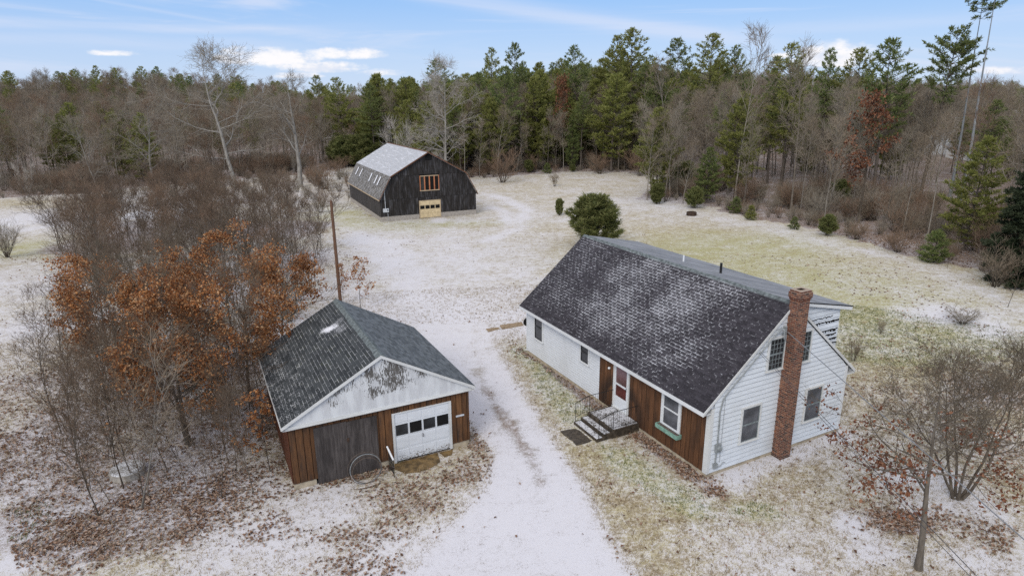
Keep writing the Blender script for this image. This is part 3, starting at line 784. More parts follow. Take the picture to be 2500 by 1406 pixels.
# bundle of old hoops leaning on the plywood
hp = empty('wire_hoops', gpt(2.45, -.5, 0), GA, 'bundle of rusty wire hoops leaning against the grey plywood garage door', 'wire hoops')
rr = random.Random(9)
for k in range(6):
    R = .62 - .03 * k + rr.uniform(-.02, .02); lean = rad(20 + 5 * k) if k < 4 else rad(62 + 8 * k); b = MB(); pts = []
    cx = rr.uniform(-.08, .08)
    for j in range(33):
        a = 2 * PI * j / 32; x = R * math.cos(a) + cx; q = R * (1 + math.sin(a)); pts.append((x, -.30 + q * math.sin(lean) * .5 if k < 4 else -.5 - k * .02 + q * .35, .03 + q * math.cos(lean)))
    b.tube(pts, rr.choice((.011, .013, .016)), 6, cap=False); b.build('hoop', M['grey_metal'] if k == 1 else M['wire'], hp, smooth=True)  # the one paler hoop paints in the highlight on the bundle
# short piece of iron rail standing by the door
rl = empty('iron_rail', gpt(3.45, -.62, 0), GA, 'short piece of black iron railing with a white top pipe standing by the garage door', 'railing')
b = MB(); b.tube([(-.02, .38, .98), (.02, -.26, .74)], .035, 10); b.build('top_pipe', M['pvc'], rl, smooth=True)
b = MB(); b.tube([(0, .3, 0), (0, .34, .94)], .016); b.tube([(.02, -.24, 0), (.02, -.24, .74)], .016)
for k in range(5): b.tube([(.01, -.16 + k * .09, .12), (.01, -.14 + k * .09, .70)], .009, 5)
b.tube([(.01, -.24, .14), (0, .3, .14)], .012, 5); b.tube([(.01, -.24, .5), (0, .3, .56)], .012, 5); b.build('balusters', M['iron'], rl)

# ------------------------------------------------------------------ barn
BA = rad(24.513573); BW, BL = 12.195, 18.832
BX, BY, BZ = -15.591, 75.75, -.809
BE, BK, BR, BU, BOE, BOR = 2.67, 5.387, 8.049, 1.313, .195, .324
barn = empty('barn', (BX, BY, BZ), BA, 'black weathered gambrel barn with frosted roof and cream garage door', 'barn')
def prof(x):
    x = min(x, BW - x)
    if x < BU: return BE + (BK - BE) * (x + BOE) / (BU + BOE)
    return BK + (BR - BK) * (x - BU) / (BW / 2 - BU)
b = MB()
b.box(.0, 4.72, 0, .3, -.5, .62); b.box(7.52, BW, 0, .3, -.5, .62); b.box(0, .3, .3, BL, -.5, .55); b.box(BW - .3, BW, .3, BL, -.5, .55); b.box(.3, BW - .3, BL - .3, BL, -.5, .55); b.box(4.72, 7.52, 0.02, .3, -.5, .06)
b.build('foundation', M['beige_block'], barn)
t3 = lambda a, n, z: (a, -n, z)
b = MB()
boards(b, 0, 4.70, .62, 2.62, .26, t3, seed=21); boards(b, 7.53, BW, .62, 2.62, .26, t3, seed=22); boards(b, 4.70, 7.53, 2.24, 2.62, .26, t3, seed=23)
boards(b, 0.0, 4.92, 2.64, lambda x: min(5.35, prof(x) - .05), .26, t3, .026, seed=24); boards(b, 7.40, BW, 2.64, lambda x: min(5.35, prof(x) - .05), .26, t3, .026, seed=25)
boards(b, 4.92, 7.40, 2.64, 3.36, .26, t3, .026, seed=26)
boards(b, 1.3, 5.72, 5.37, lambda x: prof(x) - .05, .26, t3, .03, seed=27); boards(b, 6.60, BW - 1.3, 5.37, lambda x: prof(x) - .05, .26, t3, .03, seed=28); boards(b, 5.72, 6.60, 5.37, 7.05, .26, t3, .03, seed=29)
b.build('front_wall', M['barn_board'], barn)
b = MB()
boards(b, 0, BL, .55, 2.75, .26, lambda a, n, z: (-n, a, z), seed=31); boards(b, 0, BL, .55, 2.75, .26, lambda a, n, z: (BW + n, a, z), seed=32)
boards(b, 0, BW, .55, lambda x: prof(x) - .08, .26, lambda a, n, z: (a, BL + n, z), seed=33)
b.build('side_wall', M['barn_side'], barn)
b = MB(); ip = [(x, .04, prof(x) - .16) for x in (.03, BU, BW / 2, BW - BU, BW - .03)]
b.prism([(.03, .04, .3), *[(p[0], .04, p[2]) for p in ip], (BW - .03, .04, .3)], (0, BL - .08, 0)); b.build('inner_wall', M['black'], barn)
def bslope(x0, z0, x1, z1, mat, row, name):
    S = math.hypot(x1 - x0, z1 - z0); b = MB(); courses(b, (x0, -BOR, z0), (0, 1, 0), BL + 2 * BOR, (x1 - x0, 0, z1 - z0), S, row, .016)
    n = Vector((-(z1 - z0), 0, x1 - x0)).normalized()
    if n.z < 0: n = -n
    b.prism([(x0, -BOR, z0 - .003), (x1, -BOR, z1 - .003), (x1 - n.x * .1, -BOR, z1 - n.z * .1), (x0 - n.x * .1, -BOR, z0 - n.z * .1)], (0, BL + 2 * BOR, 0))
    return b.build(name, M[mat], barn)
lowroof = bslope(-BOE, BE, BU, BK, 'roof_barn_l', .17, 'lower_roof')
bslope(BU, BK, BW / 2, BR, 'roof_barn_t', .14, 'upper_roof')
bslope(BW - BU, BK, BW / 2, BR, 'roof_barn_t', .14, 'upper_roof')
bslope(BW + BOE, BE, BW - BU, BK, 'roof_barn_l', .17, 'lower_roof')
b = MB()
P = [(-BOE, BE), (BU, BK), (BW / 2, BR), (BW - BU, BK), (BW + BOE, BE)]
for (xa, za), (xb, zb) in zip(P[:-1], P[1:]):
    b.prism([(xa, -BOR - .03, za + .03), (xb, -BOR - .03, zb + .03), (xb, -BOR - .03, zb - .11), (xa, -BOR - .03, za - .11)], (0, .03, 0))
b.prism([(BW / 2 - .12, -BOR - .035, BR - .03), (BW / 2, -BOR - .035, BR + .045), (BW / 2 + .12, -BOR - .035, BR - .03)], (0, BL + 2 * BOR, 0))
b.build('rake_board', M['copper'], barn)
b = MB(); b.box(-BOE - .03, -BOE + .02, -BOR, BL + BOR, BE - .13, BE - .01); b.box(BW + BOE - .02, BW + BOE + .03, -BOR, BL + BOR, BE - .13, BE - .01); b.build('fascia', M['pale_wood'], barn)
# skylights on the steep slope
du = Vector((BU + BOE, 0, BK - BE)).normalized(); nn = Vector((-(BK - BE), 0, BU + BOE)).normalized()
for v in (16.35, 13.85, 7.95, 4.98, 3.32):
    c = Vector((-BOE, v, BE)) + du * 2.08; hw, hh = .27, .60
    b = MB()
    q = [c + du * (s1 * hh) + Vector((0, s2 * hw, 0)) for s1, s2 in ((-1, -1), (-1, 1), (1, 1), (1, -1))]
    b.prism(q, nn * .07); s_ = b.build('skylight', M['sash'], barn)
    q2 = [c + nn * .07 + du * (s1 * (hh - .03)) + Vector((0, s2 * (hw - .05), 0)) for s1, s2 in ((-1, -1), (-1, 1), (1, 1), (1, -1))]
    b = MB(); b.prism(q2, nn * .012); b.build('pane', M['snow'], s_)
# loft window in raw timber
b = MB(); wx0, wx1, wz0, wz1 = 4.94, 7.40, 3.40, 5.24
b.box(wx0, wx0 + .10, -.07, 0, wz0, wz1); b.box(wx1 - .10, wx1, -.07, 0, wz0, wz1)
for k in range(1, 4): x = wx0 + (wx1 - wx0) * k / 4; b.box(x - .075, x + .075, -.068, 0, wz0 + .08, wz1 - .08)
lw = b.build('loft_window', M['orange_wood'], barn)
b = MB(); b.box(wx0 + .1, wx1 - .1, -.0702, 0, wz1 - .09, wz1); b.build('head', M['pale_wood'], lw); b = MB(); b.box(wx0 - .02, wx1 + .02, -.09, 0, wz0 - .02, wz0 + .08); b.build('sill', M['pale_wood'], lw)
for k in range(4):
    x = wx0 + (wx1 - wx0) * k / 4; b = MB(); b.box(x + .09, x + .53, -.035, -.028, wz0 + .08, wz1 - .09); b.build('pane', M['black'] if k else M['glass'], lw)
b = MB(); b.box(5.74, 6.58, -.033, .0, 7.08, 7.62); b.build('loft_vent', M['black'], barn)
b = MB(); X0, X1, Z0, Z1 = 4.82, 7.42, .08, 2.20; rowz = [Z0, .62, 1.13, 1.66, Z1]; cw = (X1 - X0) / 4
for i in range(4):
    b.box(X0, X1, -.012, .012, rowz[i] + .006, rowz[i + 1] - .006)
    if i != 2:
        for k in range(4): b.box(X0 + cw * k + .04, X0 + cw * (k + 1) - .04, -.022, -.012, rowz[i] + .06, rowz[i + 1] - .06)
bd = b.build('overhead_door', M['beige_door'], barn)
for k in range(4):
    b = MB(); b.box(X0 + cw * k + .05, X0 + cw * (k + 1) - .05, -.018, -.0125, rowz[2] + .05, rowz[3] - .05); b.build('pane', M['black'], bd)
b = MB(); b.box(X0 - .08, X0, -.05, 0, 0, Z1 + .04); b.box(X1, X1 + .08, -.05, 0, 0, Z1 + .04); b.box(X0, X1, -.0505, 0, Z1, Z1 + .04); b.build('door_frame', M['pale_wood'], barn)
b = MB(); b.box(.24, .92, -.16, -.03, 1.16, 1.60); eb = b.build('electric_box', M['pale_metal'], barn)
b = MB(); b.tube([(.78, -.165, 1.42), (.78, -.21, 1.42)], .07, 10); b.build('meter', M['iron'], eb)
b = MB(); b.tube([(.56, -.05, 1.6), (.55, -.05, 3.4), (.62, -.06, 3.9), (1.15, -.30, 5.05), (1.32, -.34, 5.2)], .035, 7); b.tube([(.80, -.05, 1.16), (.82, -.05, .62), (.84, -.02, .2)], .02, 5); b.build('conduit', M['pale_metal'], barn, smooth=True)
# ------------------------------------------------------------------ ground cover painter (what grows or lies where)
SPL = []   # (x, y, rx, ry, ang, channel, target, strength)
def paint(px, py, rx, ry, ch, val, st=1.0, ang=0.0):
    x, y, z = gp(px, py); SPL.append((x, y, rx, ry, ang, ch, val, st))
def paint_line(pts, w, ch, val, st=1.0, n=14):
    Q = [gp(*p)[:2] for p in pts]
    for (a, c) in zip(Q[:-1], Q[1:]):
        L = math.hypot(c[0] - a[0], c[1] - a[1]); ang = math.atan2(c[1] - a[1], c[0] - a[0])
        SPL.append(((a[0] + c[0]) / 2, (a[1] + c[1]) / 2, L / 2 + w * .6, w, ang, ch, val, st))
S_, L_, G_ = 0, 1, 2
# yard before the barn
for p in ((1000, 620), (1150, 640), (950, 700), (1120, 740), (1220, 660), (1060, 580), (960, 790), (1010, 850)): paint(*p, 8, 6, S_, .68, .95)
paint(1250, 560, 8, 4, S_, .62, .8); paint(1330, 560, 6, 4, S_, .5, .8); paint(1200, 800, 4, 3, S_, .8)
for p in ((1000, 760), (1100, 770), (1060, 830), (1000, 800)): paint(*p, 5, 4, S_, .84, .9)
paint(870, 860, 1.5, 1.5, L_, .5, .4)
# track curling out from the barn's right
paint_line([(1175, 470), (1235, 485), (1290, 515), (1260, 560), (1190, 585)], 1.0, S_, .95, .9)
paint_line([(1190, 500), (1240, 520), (1240, 560)], .8, S_, .9, .8)
paint_line([(850, 565), (930, 590), (1000, 620)], 1.0, S_, .95, .8)
paint_line([(1110, 830), (1020, 720), (940, 630), (870, 570)], 1.9, S_, .92, .75)
# barn surroundings
paint(840, 520, 5, 8, G_, .95); paint(900, 545, 5, 5, G_, .9); paint(1070, 545, 9, 2.0, G_, 1.0); paint(850, 530, 4, 6, S_, .33, .8); paint(1080, 548, 8, 1.6, S_, .36, .8); paint(1000, 560, 6, 2, G_, .8); paint(1070, 540, 1.2, 1.0, S_, .95)
paint(880, 530, 5, 5, S_, .4, .7); paint(1060, 560, 10, 3, S_, .45, .6)
# right field
paint(1500, 560, 9, 12, S_, .50); paint(1700, 600, 12, 12, S_, .31); paint(1850, 640, 10, 9, S_, .28); paint(2000, 700, 9, 7, S_, .30); paint(2150, 740, 8, 6, S_, .32); paint(2050, 620, 9, 9, S_, .36)
paint(1620, 660, 9, 9, S_, .31); paint(2250, 700, 8, 6, S_, .43)
for p in ((1700, 640), (1950, 700), (2100, 790), (1800, 600)): paint(*p, 11, 8, G_, .92, .95)
for p in ((1950, 640), (2150, 680), (2250, 740), (2350, 800), (2400, 900)): paint(*p, 6, 5, L_, .42, .8)
paint(1420, 450, 16, 16, S_, .47); paint(1420, 450, 16, 14, L_, .34, .7); paint(1300, 450, 10, 10, S_, .46); paint(1560, 440, 10, 12, S_, .50); paint(1600, 500, 6, 6, S_, .62); paint(1540, 490, 6, 5, S_, .62)
paint_line([(1580, 505), (1700, 525), (1850, 550), (1960, 575), (2060, 610)], 2.0, S_, .60, .8)
paint_line([(2080, 600), (2200, 630), (2330, 690), (2430, 740)], 1.6, S_, .60, .75)
paint(2330, 770, 3.2, 2.0, S_, .9); paint(2420, 800, 2, 2, S_, .8)
# left field in bands
paint(60, 498, 14, 5, S_, .35); paint(60, 540, 12, 8, S_, .75); paint(60, 610, 9, 6, S_, .32); paint(60, 610, 9, 6, G_, .9); paint(60, 690, 6, 5, S_, .7); paint(60, 690, 6, 5, L_, .4)
paint(60, 800, 4, 4, S_, .72); paint(60, 800, 5, 5, L_, .42); paint(60, 950, 4, 4, L_, .55); paint(60, 950, 4, 3, S_, .55)
paint(60, 1100, 3.5, 3, L_, .78); paint(60, 1100, 3.5, 3, S_, .5); paint(150, 1250, 3.5, 3, L_, .66); paint(80, 1300, 3, 2, S_, .5); paint(60, 1280, 2, 2, G_, .7)
paint(30, 1385, .9, .5, S_, 1.0); paint(180, 1360, .9, .3, S_, 1.0, 1.0, -.6)
paint(470, 490, 14, 10, S_, .72); paint(300, 560, 8, 8, L_, .5)
# wooded corner by the garage
for p in ((250, 1000), (420, 1000), (560, 1050), (300, 1150), (480, 1180), (620, 980), (350, 850), (500, 900), (650, 880)): paint(*p, 3.0, 2.6, L_, .66); 
for p in ((250, 1000), (420, 1000), (560, 1050), (300, 1150), (480, 1130), (620, 1080)): paint(*p, 3.0, 2.6, S_, .60)
paint(540, 1170, 2, 1.2, S_, .72); paint(330, 1250, 3, 1.2, L_, .75); paint(290, 1260, 2, 1, L_, .8)
for p in ((250, 600), (300, 600), (450, 540), (600, 560), (720, 560), (700, 640), (500, 700), (600, 490), (500, 470)): paint(*p, 6, 7, L_, .72, .9); paint(*p, 6, 7, S_, .42, .7)
for p in ((430, 520), (620, 640), (560, 720), (760, 620)): paint(*p, 2.5, 2.5, S_, .8, .9)
# front lawn, left bottom
for p in ((500, 1260), (680, 1250), (820, 1240), (700, 1330), (560, 1330), (900, 1370), (760, 1290)): paint(*p, 1.8, 1.2, S_, .80)
for p in ((470, 1250), (640, 1300), (840, 1300), (420, 1320)): paint(*p, 1.2, .7, L_, .55, .8)
paint(330, 1310, 1.2, .8, S_, .42); paint(330, 1310, 1.3, .9, L_, .42); paint(700, 1200, 1.6, .6, S_, .88); paint(860, 1180, 1.5, .4, S_, .85)
for p in ((960, 1200), (1080, 1170), (1020, 1240), (900, 1300), (1130, 1150)): paint(*p, 1.3, .8, L_, .52); paint(*p, 1.5, 1.0, S_, .50)
paint(1180, 1060, .8, 2.2, L_, .62); paint(1180, 1060, .8, 2.2, S_, .5); paint(1190, 1150, .9, .8, S_, .5)
paint(1000, 1330, 2.2, 1.0, S_, .74); paint(1130, 1330, 2, 1.5, S_, .80); paint(880, 1380, 1.5, .6, L_, .5)
# strip between drive and house
paint_line([(1240, 830), (1330, 950), (1400, 1040), (1480, 1120), (1600, 1200), (1740, 1280)], 1.5, S_, .47, .95)
paint_line([(1270, 850), (1350, 950), (1420, 1030)], 1.0, G_, 1.0, .95)
paint_line([(1480, 1100), (1600, 1180), (1720, 1260)], .9, G_, 1.0, .95)
paint_line([(1280, 860), (1400, 945), (1470, 1000)], .55, L_, .95, 1.0)
paint_line([(1560, 1060), (1640, 1115), (1730, 1185)], .60, L_, .95, 1.0)
paint_line([(1380, 1080), (1480, 1200), (1560, 1300), (1620, 1400)], .8, S_, .33, .9); paint_line([(1440, 1140), (1540, 1280), (1610, 1406)], .6, L_, .35, .8)
paint_line([(1580, 1230), (1700, 1330), (1780, 1406)], .7, S_, .58, .9)
paint(1700, 1350, 1.4, .9, S_, .5); paint(1640, 1260, .9, .6, S_, .32)
# under the gable and right lawn
paint_line([(1745, 1180), (1880, 1130), (2000, 1080), (2060, 1055)], .55, S_, .86, 1.0)
paint(1740, 1200, .5, .3, L_, .9)
paint(1850, 1230, 1.4, .8, S_, .34); paint(1850, 1240, 1.3, .7, G_, .8); paint(1960, 1180, 1.2, .9, S_, .40); paint(1990, 1240, 1.0, .6, S_, .40)
paint(1850, 1340, 1.8, .9, S_, .58); paint(2000, 1330, 1.6, .8, S_, .60); paint(2100, 1120, 1.5, 1.2, S_, .58); paint(1980, 1390, 2, .6, S_, .64)
paint(2200, 1270, 1.2, .9, L_, .85); paint(2200, 1270, 1.2, .9, S_, .5); paint(2090, 1280, .5, .9, S_, .95); paint(2130, 1340, .8, .6, S_, .85)
paint(2330, 1250, 1.6, 1.3, S_, .78); paint(2400, 1300, 1.5, 1.0, L_, .5); paint(2380, 1370, 1.5, .8, S_, .72); paint(2250, 1170, 1.2, .8, S_, .8)
paint(2420, 1100, 2.5, 2.0, L_, .55); paint(2300, 1000, 3, 2, L_, .5); paint(2450, 960, 3, 2.5, L_, .55); paint(2180, 960, 2.5, 2, L_, .46); paint(2420, 1100, 2.5, 2, S_, .48); paint(2150, 900, 3, 2, S_, .38)

def wall_damp(o, ang, a, b2, n=6):
    c, s = math.cos(ang), math.sin(ang); L = math.hypot(b2[0] - a[0], b2[1] - a[1])
    cx_, cy_ = (a[0] + b2[0]) / 2, (a[1] + b2[1]) / 2
    SPL.append((o[0] + cx_ * c - cy_ * s, o[1] + cx_ * s + cy_ * c, L / 2, .34, ang + math.atan2(b2[1] - a[1], b2[0] - a[0]), L_, .8, .8)); SPL.append(SPL[-1][:5] + (S_, .30, .8))
for o_, an_, w_, l_ in (((HX, HY), HA, HW, HL), ((GX, GY), GA, GW, GL), ((BX, BY), BA, BW, BL)):
    wall_damp(o_, an_, (-.15, 0), (-.15, l_))
    if o_[0] != HX: wall_damp(o_, an_, (0, -.15), (w_, -.15))
for p in ((150, 1150), (300, 1270), (200, 1330), (420, 1260)): paint(*p, 2.2, 1.2, L_, .66, .7); paint(*p, 2.2, 1.2, S_, .44, .6)
def in_poly(x, y, poly):
    x = np.asarray(x); y = np.asarray(y); r = np.zeros(x.shape, bool); n = len(poly)
    for i in range(n):
        x0, y0 = poly[i]; x1, y1 = poly[(i + 1) % n]
        c = ((y0 > y) != (y1 > y)) & (x < (x1 - x0) * (y - y0) / (y1 - y0 + 1e-12) + x0); r ^= c
    return r
RIGHT_WOOD = [(18, 91), (24.8, 86.5), (29, 77.5), (33.5, 68.5), (35.5, 53.5), (38.5, 46), (44, 36), (60, 24), (150, 30), (170, 110), (110, 200), (40, 200), (34, 124), (25, 110)]
MID_WOOD = [(-16, 123), (-4, 120), (12, 129), (27, 125), (34, 124), (40, 200), (-34, 215), (-34, 150)]
LEFT_WOOD = [(-190, 60), (-110, 82), (-78, 99), (-69, 102), (-63, 112), (-52, 121), (-40, 128), (-33, 150), (-34, 215), (-120, 250), (-260, 220)]
WOODS = (RIGHT_WOOD, MID_WOOD, LEFT_WOOD)
def cover(x, y):
    x = np.asarray(x, float); y = np.asarray(y, float)
    w = fbm(x / 3.1, y / 3.1, 21, 4) - .5; w2 = fbm(x / 1.1, y / 1.1, 33, 3) - .5
    xx = x + 1.6 * w * np.minimum(1, np.hypot(x, y) / 40) + .5 * w2; yy = y + 1.6 * (fbm(x / 3.1 + 50, y / 3.1, 5, 4) - .5) * np.minimum(1.5, np.hypot(x, y) / 40) + .5 * w2
    C = [.535 - .09 * sstep(2, 14, x) * (1 - sstep(60, 95, y)), np.full(x.shape, .16), np.full(x.shape, .30)]
    for p in WOODS:
        k = in_poly(x + 3 * w, y + 3 * w, p); C[1] = np.where(k, .86, C[1]); C[0] = np.where(k, .30, C[0]); C[2] = np.where(k, .1, C[2])
    for (sx, sy, rx, ry, an, ch, val, st) in SPL:
        c, s = math.cos(an), math.sin(an)
        dx, dy = xx - sx, yy - sy
        a, b2 = (dx * c + dy * s) / rx, (-dx * s + dy * c) / ry
        g = np.exp(-np.minimum((a * a + b2 * b2) ** 1.4, 40)) * st
        C[ch] = C[ch] * (1 - g) + val * g
    C[0] = C[0] + .22 * w2 + .16 * w; C[1] = C[1] + .25 * w - .1 * w2
    return [np.clip(c, 0, 1) for c in C]

def axis(segs):
    out = [segs[0][0]]
    for a, b2, st in segs:
        n = max(1, int(round((b2 - a) / st))); out += [a + (b2 - a) * (k + 1) / n for k in range(n)]
    return np.array(out)
gx = axis([(-2600, -700, 190), (-700, -220, 40), (-220, -70, 4), (-70, -24, 1.0), (-24, 26, .33), (26, 70, 1.0), (70, 220, 5), (220, 700, 40), (700, 2600, 190)])
gy = axis([(-300, -20, 40), (-20, 8, 4), (8, 46, .33), (46, 100, .7), (100, 150, 1.6), (150, 420, 9), (420, 1200, 50), (1200, 3200, 250)])
GXX, GYY = np.meshgrid(gx, gy)
ZZ = hz(GXX, GYY)
def sheet(name, X, Y, Z, keep=None):
    ny, nx = X.shape
    V = np.stack([X.ravel(), Y.ravel(), Z.ravel()], 1)
    i = np.arange(ny * nx).reshape(ny, nx)
    Q = np.stack([i[:-1, :-1], i[:-1, 1:], i[1:, 1:], i[1:, :-1]], -1)
    Q = Q[keep] if keep is not None else Q.reshape(-1, 4)
    if keep is not None:
        used, inv = np.unique(Q, return_inverse=True); V = V[used]; Q = inv.reshape(-1, 4)
    return mesh_np(name, V, Q, None), V
def mesh_np(name, V, Q, T=None):
    nq = 0 if Q is None else len(Q); nt = 0 if T is None else len(T)
    me = bpy.data.meshes.new(name)
    me.vertices.add(len(V)); me.vertices.foreach_set('co', np.asarray(V, np.float32).ravel())
    loops = np.concatenate([np.asarray(Q, np.int32).ravel() if nq else np.zeros(0, np.int32), np.asarray(T, np.int32).ravel() if nt else np.zeros(0, np.int32)])
    me.loops.add(len(loops)); me.loops.foreach_set('vertex_index', loops)
    st = np.concatenate([np.arange(nq, dtype=np.int32) * 4, nq * 4 + np.arange(nt, dtype=np.int32) * 3])
    me.polygons.add(nq + nt); me.polygons.foreach_set('loop_start', st)
    me.update(calc_edges=True)
    return me
def add_cover(me, V, drive=False):
    c = cover(V[:, 0], V[:, 1])
    if drive is not False:
        e = drive; g = drive_cover(V[:, 0], V[:, 1], c); c = [a * (1 - e) + b3 * e for a, b3 in zip(c, g)] + [e]
    else: c = c + [np.zeros(len(V))]
    for nm, a in zip(('snow', 'leaf', 'green', 'gravel'), c):
        at = me.attributes.new(nm, 'FLOAT', 'POINT'); at.data.foreach_set('value', np.asarray(a, np.float32))
me, V = sheet('ground', GXX, GYY, ZZ)
me.polygons.foreach_set('use_smooth', [True] * len(me.polygons))
me.materials.append(M['ground']); add_cover(me, V)
go = bpy.data.objects.new('ground', me); COL.objects.link(go); tag(go, 'dead grass field thinly dusted with snow', None, None, 'structure')

# driveway: two wheel tracks of frosted gravel with a grassy crown
DL = [(880, 1420), (1010, 1400), (1120, 1270), (1200, 1190), (1205, 1110), (1150, 1030), (1110, 960), (1060, 890), (1010, 830), (975, 790)]
DR = [(1560, 1420), (1520, 1400), (1470, 1290), (1425, 1200), (1370, 1110), (1310, 1020), (1255, 930), (1220, 870), (1205, 830), (1190, 790)]
DPOLY = [gp(*p)[:2] for p in DL] + [gp(*p)[:2] for p in DR[::-1]]
CROWN = [gp(*p)[:2] for p in ((1165, 905), (1190, 960), (1225, 1010), (1262, 1060), (1290, 1110), (1325, 1180))]
def drive_cover(x, y, c):
    d = np.full(x.shape, 9.0)
    for (a, b2) in zip(CROWN[:-1], CROWN[1:]):
        ax, ay = a; dx, dy = b2[0] - ax, b2[1] - ay; t = np.clip(((x - ax) * dx + (y - ay) * dy) / (dx * dx + dy * dy), 0, 1)
        d = np.minimum(d, np.hypot(x - ax - t * dx, y - ay - t * dy))
    n = fbm(x / .9, y / .9, 61, 3) - .5; n2 = fbm(x / .35, y / .35, 64, 2) - .5
    k = np.exp(-((d + .5 * n + .2 * n2) / .30) ** 2)
    far = sstep(15.0, 19.0, y)
    s = .93 + .20 * n + .14 * n2; s = s - .50 * k * far
    return [np.clip(s, 0, 1), np.clip(.06 + .52 * k * far, 0, 1), c[2] * 0 + .25]
px_ = np.array(DPOLY); st = .14
X, Y = np.meshgrid(np.arange(px_[:, 0].min() - 1, px_[:, 0].max() + 1, st), np.arange(px_[:, 1].min() - 1, px_[:, 1].max() + 1, st))
jx = X + .9 * (fbm(X / .8, Y / .8, 41, 4) - .5) + .35 * (RNG.random(X.shape) - .5); jy = Y + .9 * (fbm(X / .8, Y / .8, 45, 4) - .5) + .35 * (RNG.random(X.shape) - .5)
K = in_poly(jx, jy, DPOLY).astype(float)
def blur(a, r):
    for ax in (0, 1):
        cs = np.cumsum(np.concatenate([np.zeros_like(np.take(a, [0], ax)), a], ax), ax); n = a.shape[ax]
        i0 = np.clip(np.arange(n) - r, 0, n); i1 = np.clip(np.arange(n) + r + 1, 0, n); a = (np.take(cs, i1, ax) - np.take(cs, i0, ax)) / (2 * r + 1)
    return a
E_ = blur(blur(K, 2), 1); E_ = E_ * sstep(px_[:, 1].max() + .5, px_[:, 1].max() - 11.0, Y)
keep = (E_ > .02)[:-1, :-1]
iV = np.flatnonzero(np.isin(np.arange(X.size), np.unique(np.arange(X.size).reshape(X.shape)[:-1, :-1][keep][:, None] + np.array([0, 1, X.shape[1], X.shape[1] + 1])[None])))
me, V = sheet('driveway', X, Y, hz(X, Y) + .005, keep); me.materials.append(M['ground']); add_cover(me, V, E_.ravel()[iV])
dv = bpy.data.objects.new('driveway', me); COL.objects.link(dv); tag(dv, 'gravel drive whitened by snow running between garage and house', None, None, 'structure')

# ------------------------------------------------------------------ loose leaves and grass blades (uncountable)
def rot_frames(n, tilt, rng):
    """random frames: yaw free, tilt off the ground by up to `tilt`"""
    yaw = rng.random(n) * 2 * PI; a = rng.normal(0, tilt, n); bb = rng.normal(0, tilt, n)
    ex = np.stack([np.cos(yaw) * np.cos(a), np.sin(yaw) * np.cos(a), np.sin(a)], 1)
    up = np.stack([np.sin(bb), np.sin(bb * .7 + .3 * a), np.cos(bb)], 1)
    ey = np.cross(up, ex); ey /= np.linalg.norm(ey, axis=1)[:, None]
    ez = np.cross(ex, ey)
    return ex, ey, ez
def leaf_mesh(name, P, size, ex, ey, ez, curl=.25):
    """each leaf: six points folded along its midrib"""
    n = len(P); s = size[:, None]
    v = [P - ex * s * .5, P + ey * s * .30 - ex * s * .08 + ez * s * curl, P + ey * s * .22 + ex * s * .25 + ez * s * curl * .8, P + ex * s * .5 + ez * s * .05, P - ey * s * .22 + ex * s * .25 + ez * s * curl * .8, P - ey * s * .30 - ex * s * .08 + ez * s * curl]
    V = np.stack(v, 1).reshape(-1, 3); b0 = np.arange(n)[:, None] * 6
    Q = np.concatenate([b0 + np.array([[0, 3, 2, 1]]), b0 + np.array([[0, 5, 4, 3]])])
    return mesh_np(name, V, Q)
def occupied(x, y):
    c, s = math.cos(HA), math.sin(HA); u = (x - HX) * c + (y - HY) * s; v = -(x - HX) * s + (y - HY) * c
    k = (u > -.02) & (u < HW) & (v > -.02) & (v < HL); k |= (u > -2.1) & (u < 0) & (v > 3.9) & (v < 5.7); k |= (u > -3) & (u < -2.1) & (v > 4.0) & (v < 5.4)
    c, s = math.cos(GA), math.sin(GA); u = (x - GX) * c + (y - GY) * s; v = -(x - GX) * s + (y - GY) * c
    k |= (u > 0) & (u < GW) & (v > -.02) & (v < GL); k |= (u > 3.6) & (u < 6.7) & (v > -.8) & (v < 0)
    return k
def scatter(n, rng, zone):
    a = (rng.random(n) * 2 - 1) * rad(43); r = np.sqrt(rng.random(n) * (zone[1] ** 2 - zone[0] ** 2) + zone[0] ** 2)
    return r * np.sin(a), r * np.cos(a)
r1 = np.random.default_rng(101)
xs, ys = [], []
for zn, n in (((13, 24), 110000), ((24, 40), 90000), ((40, 75), 50000)):
    x, y = scatter(n, r1, zn); xs.append(x); ys.append(y)
x = np.concatenate(xs); y = np.concatenate(ys); c = cover(x, y)
cl = fbm(x / .8, y / .8, 77, 3)
pk = np.clip((c[1] - .24) * 1.7, 0.015, 1) * np.clip((cl - .22) * 2.4, .30, 1)
k = (r1.random(len(x)) < pk * .85) & ~occupied(x, y) & ~(in_poly(x, y, DPOLY) & (r1.random(len(x)) > .06))
x, y = x[k], y[k]; n = len(x)
ex, ey, ez = rot_frames(n, .42, r1)
P = np.stack([x, y, hz(x, y) + .018 + .02 * r1.random(n)], 1)
me = leaf_mesh('leaf_litter', P, (.06 + .055 * r1.random(n)) * (1 + .012 * np.hypot(x, y)), ex, ey, ez)
M['litter'] = m_leaf('fallen_oak_leaves', [(.085, .045, .028), (.17, .09, .056), (.25, .155, .105), (.36, .26, .20), (.46, .37, .31)], .1, .8, hue=False)
me.materials.append(M['litter']); lo = bpy.data.objects.new('leaf_litter', me); COL.objects.link(lo); tag(lo, 'fallen brown oak leaves scattered over the snowy ground', 'leaves', None, 'stuff')
